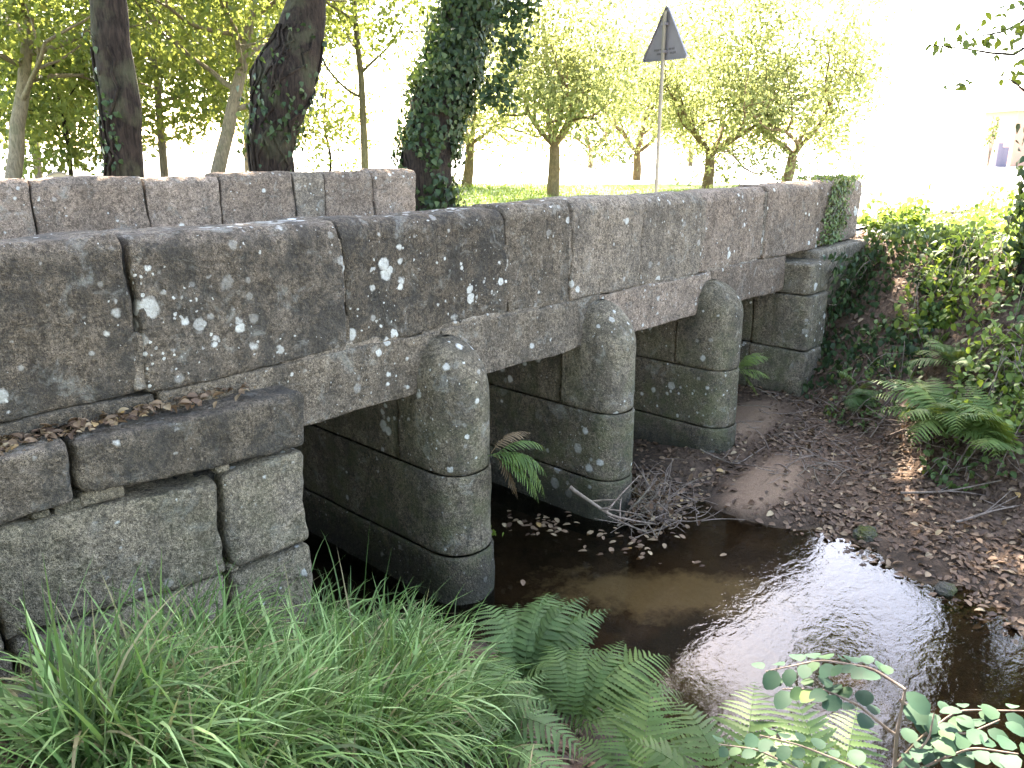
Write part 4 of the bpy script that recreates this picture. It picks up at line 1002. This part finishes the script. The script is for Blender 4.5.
cover('sunlit bramble spread on the bank by the right trunk', 'bramble', 'bramble', px_patch(990, 268, .8, .6), 600, .09, 'leaf_bramble', OVAL, (.3, 1), .4, 14, 3)
cover('bramble patch halfway down the bank in broken light', 'bramble', 'bramble', px_patch(945, 285, .8, .4), 380, .085, 'leaf_bramble', OVAL, (.1, .8), .35, 14, 4)
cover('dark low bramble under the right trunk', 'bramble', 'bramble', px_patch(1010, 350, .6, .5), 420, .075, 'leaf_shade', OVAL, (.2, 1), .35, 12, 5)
cover('lush green bramble mound right of the ferns', 'bramble', 'bramble', px_patch(1010, 400, .6, .5), 600, .075, 'leaf_bramble', OVAL, (.1, .8), .45, 10, 9)
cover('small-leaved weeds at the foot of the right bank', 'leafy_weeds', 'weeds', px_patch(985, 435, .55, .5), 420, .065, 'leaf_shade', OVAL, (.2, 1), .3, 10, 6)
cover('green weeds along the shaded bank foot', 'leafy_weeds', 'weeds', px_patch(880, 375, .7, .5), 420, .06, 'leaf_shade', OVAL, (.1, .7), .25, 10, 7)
cover('grassy weeds at the top of the bank behind the right trunk', 'leafy_weeds', 'weeds', px_patch(1015, 225, .9, .7), 700, .09, 'leaf_bramble', OVAL, (.2, 1), .55, 10, 8)
# ivy hanging over the far abutment and parapet end
def wall_ivy(label, P, N, size, mat='leaf_ivy', tint=None):
    th = thing('ivy', label, 'ivy', tuple(P[P[:, 2].argmin()])); n = len(P); D = unit(n)*.6; D[:, 2] -= .9
    g = Geo(); g.leaves(P, D, N+unit(n)*.45, size*rng.uniform(.6, 1.3, n), IVYL, np.clip(rng.beta(2, 2, n) if tint is None else rng.uniform(*tint, n), 0, 1), .15); g.build('foliage', M[mat], th)
    for k in range(6):
        a = P[rng.integers(n)]; pts = [a]
        for q in range(5):
            d = np.linalg.norm(P-pts[-1], axis=1); near = np.where((d > .05) & (d < .35))[0]
            if len(near): pts.append(P[rng.choice(near)])
        if len(pts) > 2: s_ = Geo(); s_.tube(path(pts, 12), .004, 5); s_.build('stem', M['twig'], th, True)
    return th
n = 1700; u_ = rng.random(n); v_ = rng.random(n)
X_ = 9.65+.85*u_+.35*v_; Z_ = 1.96+.8*v_
k_ = rng.random(n) < np.clip(1.3-2.2*np.abs(u_-.42-.15*np.sin(v_*7)), 0, 1)
P = np.stack([X_, 3.99-.05*rng.random(n), Z_], -1)[k_]
ptop = np.stack([rng.uniform(9.8, 11.1, 300), rng.uniform(3.98, 4.42, 300), 2.71+.06*rng.random(300)], -1)
wall_ivy('ivy draped over the end slab of the near parapet', np.concatenate([P, ptop]), np.concatenate([np.tile([0, -1.0, .2], (len(P), 1)), np.tile([0, -.2, 1.0], (300, 1))]), .038, 'leaf_shade', (.0, 1))
n = 1500; u_ = rng.random(n); X_ = 9.40+2.2*u_; Z_ = .45+1.45*rng.random(n); hz = height(X_, np.full(n, 3.6))
P = np.stack([X_, 3.80-.22*rng.random(n)-.15*u_, Z_], -1); k_ = (Z_ > hz-.05) & (noise(P*2.2) > -.22); P = P[k_]
wall_ivy('dark ivy and leaves hanging beside the far abutment', P, np.tile([.1, -1.0, .3], (len(P), 1)), .075)
P = scatter(2600, lambda n: np.stack([rng.uniform(8.9, 12.2, n), rng.uniform(2.4, 3.95, n)], -1)); P[:, 2] += rng.random(len(P))*.2; P = P[noise(P*1.7+4) > -.2]
wall_ivy('ivy mat creeping down the bank below the far abutment', P, slope_n(P), .07)
# small plants in the masonry
P = np.array([at(607, 296, 7.1)])+rng.normal(size=(60, 3))*[.08, .03, .035]
wall_ivy('tiny green plant rooted above the middle pier', P, np.tile([0, -1.0, .5], (60, 1)), .035, 'leaf_shade', (.1, .8))
P = np.array([[3.80, 3.80, .39]])+rng.normal(size=(60, 3))*[.025, .05, .035]
wall_ivy('pale weed tuft in the joint of the nearest pier', P, np.tile([.7, -.7, .4], (60, 1)), .035, 'leaf_bramble', (.5, 1))

# ------------------------------------------------------------------ driftwood and branches
def twig_pile(g, c, n, L, spread, zs=.15, rad=.004):
    for k in range(n):
        a = np.array(c)+rng.normal(size=3)*np.array([spread, spread*.8, zs*.5]); a[2] = max(a[2], .01)
        az, el = rng.uniform(0, 2*np.pi), rng.uniform(-.3, .8); d = np.array([math.cos(az)*math.cos(el), math.sin(az)*math.cos(el), math.sin(el)])
        ln = L*rng.uniform(.3, 1.1); b_ = a+d*ln; b_[2] = max(b_[2], .012)
        mid = (a+b_)/2+rng.normal(size=3)*ln*.12; mid[2] = max(mid[2], .012)
        g.tube(path([a, mid, b_], 6), np.linspace(rad, rad*.4, 6)*rng.uniform(.6, 1.6), 5)
dp = on_z(652, 506, .10)
dpile = thing('driftwood_pile', 'tangle of pale twigs washed against the middle pier', 'driftwood', (dp[0], dp[1], 0))
g = Geo(); twig_pile(g, (dp[0], dp[1], .12), 130, .24, .15, .3, .0028); twig_pile(g, (dp[0]+.35, dp[1]-.1, .03), 40, .35, .22, .06); twig_pile(g, (dp[0]-.05, dp[1]-.05, .05), 60, .5, .16, .1, .006); 
tb = g.build('twig_bundle', M['twig'], dpile, True); tag(tb, kind='stuff')
c = Geo(); P = np.array([[dp[0], dp[1], .1]])+rng.normal(size=(160, 3))*[.18, .14, .07]; P[:, 2] = np.maximum(P[:, 2], .015)
c.leaves(P, unit(160), unit(160), .05*rng.uniform(.6, 1.4, 160), OVAL, rng.beta(3, 2, 160), .4); tag(c.build('trapped_leaves', M['litter'], dpile), kind='stuff')
def branch(label, pts, r0, subs=3, name='fallen_branch'):
    g = Geo(); P = path(pts, 14, .015, rng.uniform(0, 50)); g.tube(P, np.linspace(r0, r0*.35, 14), 7)
    for k in range(subs):
        i_ = rng.integers(4, 12); d = P[i_+1]-P[i_]; d /= np.linalg.norm(d); d = d+rng.normal(size=3)*.6; d[2] = abs(d[2])*.6
        ln = rng.uniform(.12, .3); Q_ = path([P[i_], P[i_]+d*ln*.5, P[i_]+d*ln+rng.normal(size=3)*.03], 6); g.tube(Q_, np.linspace(r0*.5, r0*.2, 6), 5)
    ob = g.build(name, M['twig'], None, True); tag(ob, label, 'branch'); return ob
branch('forked bare branch sticking out of the water beside the middle pier', [at(570, 487, 5.9), at(592, 502, 5.85), at(615, 518, 5.8), on_z(655, 524, .03)], .016, 6)
branch('thin curved branch standing in the driftwood tangle', [on_z(618, 522, .03), on_z(640, 500, .2), on_z(657, 480, .3)], .011, 2)
def onb(x, y, dz=.03): p = gp_(x, y); return p+[0, 0, dz]
branch('long pale branch lying across the leaves of the bar', [onb(900, 496), onb(945, 497, .06), onb(1000, 488, .08)], .014, 3)
branch('dead branch at the foot of the right bank', [onb(955, 525), onb(985, 518, .06), onb(1015, 512, .06)], .013, 4)
branch('bare twig lying on the gravel by the farthest pier', [onb(700, 452), onb(735, 470, .05), onb(765, 452, .06)], .010, 4)
branch('thin stick pointing from the driftwood over the leaves', [onb(660, 514), onb(690, 513, .03), onb(718, 516, .03)], .008, 1)
branch('bare stem leaning against the bank below the ferns', [onb(870, 440), onb(895, 410, .1), onb(885, 380, .2)], .008, 4)
g = Geo()
for k in range(260):
    x, y = rng.uniform(760, 1010), rng.uniform(395, 480); a = gp_(x, y)
    az = rng.uniform(0, 6.3); d = np.array([math.cos(az), math.sin(az), rng.uniform(-.3, .5)]); ln = rng.uniform(.1, .5); b_ = a+d*ln
    b_[2] = max(b_[2], hgt(b_[0], b_[1])+.01); g.tube(path([a+[0, 0, .02], (a+b_)/2+rng.normal(size=3)*.04+[0, 0, .03], b_], 6), rng.uniform(.002, .005), 5)
tag(g.build('twigs', M['twig']), 'dry dead stems and twigs strewn along the bank foot', 'twigs', kind='stuff')

# mossy rock by the wall at the left edge
def rock(label, c, s_, seed, mat='mossy'):
    n1_, n2_ = 110, 60; th = np.linspace(0, 2*np.pi, n1_, endpoint=False); ph = np.linspace(-np.pi/2, np.pi/2, n2_)
    T, Pp = np.meshgrid(th, ph, indexing='ij'); D = np.stack([np.cos(T)*np.cos(Pp), np.sin(T)*np.cos(Pp), np.sin(Pp)], -1)
    D2 = np.sign(D)*np.abs(D)**.75
    V = D2*np.array(s_)*(1+.30*noise(D*1.7+seed)+.16*noise(D*4+seed)+.07*noise(D*11+seed)+.035*noise(D*28+seed))[..., None]+np.array(c)
    i = np.arange(n1_)[:, None]*n2_; k = ((np.arange(n1_)+1) % n1_)[:, None]*n2_; j = np.arange(n2_-1)[None]
    ob = mesh_obj('rock', V.reshape(-1, 3), np.stack([i+j, k+j, k+j+1, i+j+1], -1).reshape(-1, 4), M[mat], smooth=True)
    tag(ob, label, 'rock'); return ob
c = gp_(45, 722); rock('long moss-covered rock at the left edge of the near bank', (c[0], c[1], c[2]+.02), (.26, .15, .12), 3)
c = gp_(165, 738); rock('grey stone half buried in grass beside the mossy rock', (c[0], c[1], c[2]+.0), (.12, .10, .09), 8)
for lab, x, y, s_ in [('reddish stone in the shallow water at the bottom', 625, 718, .05), ('tan stone at the water edge below the large fern', 690, 730, .06), ('flat stone on the leafy bar near the water', 865, 535, .11), ('greenish stone at the edge of the bright water', 945, 593, .08)]:
    c = gp_(x, y); rock(lab, (c[0], c[1], max(0, c[2])+.01), (s_, s_*.8, s_*.45), x, 'mossy')
